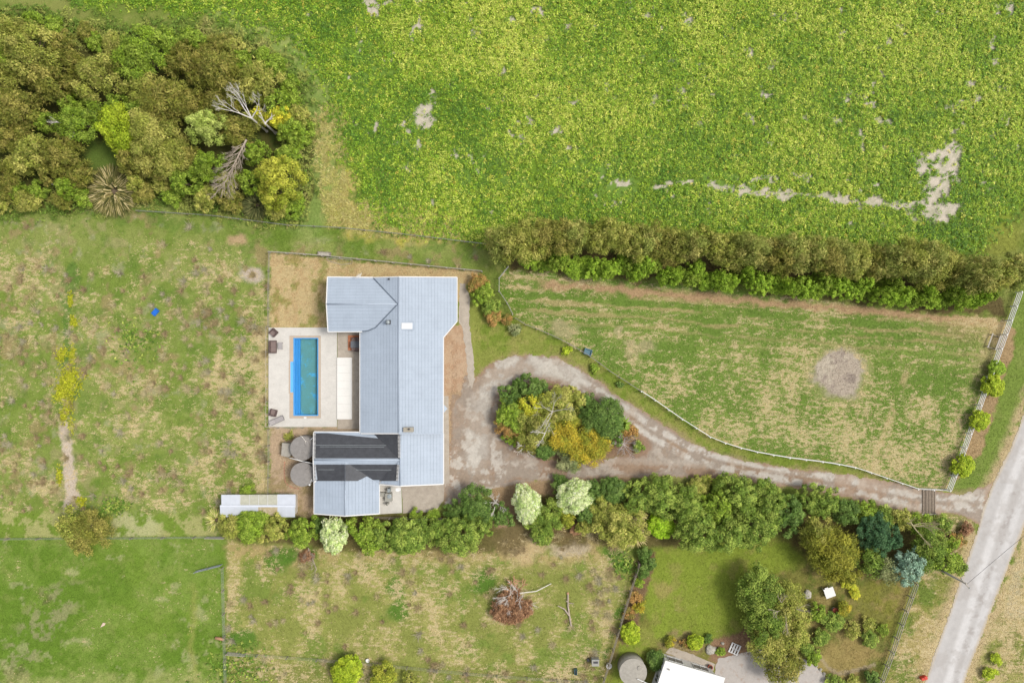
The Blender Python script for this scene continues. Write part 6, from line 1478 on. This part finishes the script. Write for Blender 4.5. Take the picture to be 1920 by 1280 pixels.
# tussocks in the left meadow, middle meadow and margins
n = 3600; X = r.uniform(-40, 1195, n); Y = r.uniform(405, 1300, n)
dn = (sdpoly(X, Y, LEFTMEADOW) > 4) * np.clip(.22 + 1.3 * (fbm(X, Y, 70, 91) - .45) + .25 * ss(250, 480, X) * ss(480, 620, Y) + .2 * ss(140, 0, X) - .35 * ss(520, 440, Y), .03, .8) + (sdpoly(X, Y, MIDMEADOW) > 4) * np.clip(.25 + 1.2 * (fbm(X, Y, 60, 92) - .5), .02, .6)
k = (r.random(n) < dn) & bgmask(X, Y); X, Y = X[k], Y[k]
hue = np.array([alb(*c_, k=1.05) for c_ in ((196, 182, 132), (186, 168, 124), (204, 192, 146), (178, 158, 118), (190, 182, 150))])
size = r.uniform(.8, 2.1, len(X)); per = 64
ti = np.repeat(np.arange(len(X)), per); N_ = len(ti); th = r.uniform(0, 6.283, N_); sz = size[ti] * r.uniform(.35, 1.2, N_)
b_ = np.stack([(X[ti] - 960) * K + r.normal(0, .07, N_) * size[ti], (640 - Y[ti]) * K + r.normal(0, .07, N_) * size[ti], np.full(N_, .004)], 1)
s_ = np.stack([-np.sin(th), np.cos(th), np.zeros(N_)], 1) * r.uniform(.02, .042, N_)[:, None]
V = np.empty((N_, 3, 3)); V[:, 0] = b_ - s_; V[:, 1] = b_ + s_; V[:, 2] = b_ + np.stack([np.cos(th) * .44 * sz, np.sin(th) * .44 * sz, r.uniform(.1, .4, N_) * sz], 1)
C = hue[r.integers(0, 5, len(X))][ti] * r.uniform(.75, 1.25, (N_, 1))
tag(link('dry_tussocks', fast_mesh('dry_tussocks', V.reshape(-1, 3), 3, np.clip(C, 0, .8), M_dry)), 'dry straw coloured tussock grass through the meadows', 'grass', kind='stuff')
n = 12000; X = r.uniform(560, 900, n); Y = r.uniform(190, 450, n); zd = dline(X, Y, [(617, 225), (622, 300), (628, 360), (640, 400), (700, 410), (850, 430)])
k = r.random(n) < ss(40, 15, zd) * ss(.35, .55, fbm(X, Y, 18, 3)); X, Y = X[k], Y[k]
blades('margin_grass', 'tall straw yellow grass along the field margin', 'grass', X, Y, np.array([alb(*c_, k=1.2) for c_ in ((222, 214, 144), (206, 204, 118), (198, 186, 118))])[r.integers(0, 3, len(X))], .32, .42, .04, 5, per=7)
# yellow weeds along the channel
pts = [(134, 560, 5, 14), (138, 600, 6, 10), (117, 665, 9, 14), (137, 665, 6, 16), (133, 712, 20, 26), (118, 735, 16, 18), (128, 760, 10, 16), (112, 890, 6, 14), (120, 780, 6, 14), (135, 800, 5, 16), (152, 940, 12, 8), (142, 605, 8, 6)]
XX, YY = [], []
for a, b, c_, d_ in pts:
    m_ = int(c_ * d_ * 1.0); XX.append(r.normal(a, c_ * .5, m_)); YY.append(r.normal(b, d_ * .5, m_))
X, Y = np.concatenate(XX), np.concatenate(YY)
scatter_leaves('yellow_weeds', 'bright yellow green weeds along the drainage channel', 'weeds', X, Y, np.array([alb(*c_, k=1.15) for c_ in ((176, 180, 40), (160, 168, 34), (192, 190, 60))])[r.integers(0, 3, len(X))], .08, .25, .17, .5, 5, M_leaf, .6, .12, 6)
# leafy weeds at the lower left fence and pasture corner
X = np.concatenate([r.normal(212, 16, 160), r.normal(440, 30, 260), r.normal(245, 6, 40), r.normal(255, 22, 130), r.normal(1170, 12, 90)]); Y = np.concatenate([r.normal(948, 9, 160), r.normal(1250, 26, 260), r.normal(632, 6, 40), r.normal(640, 20, 130), r.normal(1060, 12, 90)])
scatter_leaves('leafy_weeds', 'broad leaved green weeds at meadow corners', 'weeds', X, Y, np.array([alb(*c_, k=1.2) for c_ in ((120, 152, 56), (168, 180, 84), (96, 130, 46))])[r.integers(0, 3, len(X))], .1, .3, .24, .5, 5, M_leaf, .6, .15, 7)
print('SCENE DONE', sum(len(m.polygons) for m in bpy.data.meshes), len(bpy.data.objects))
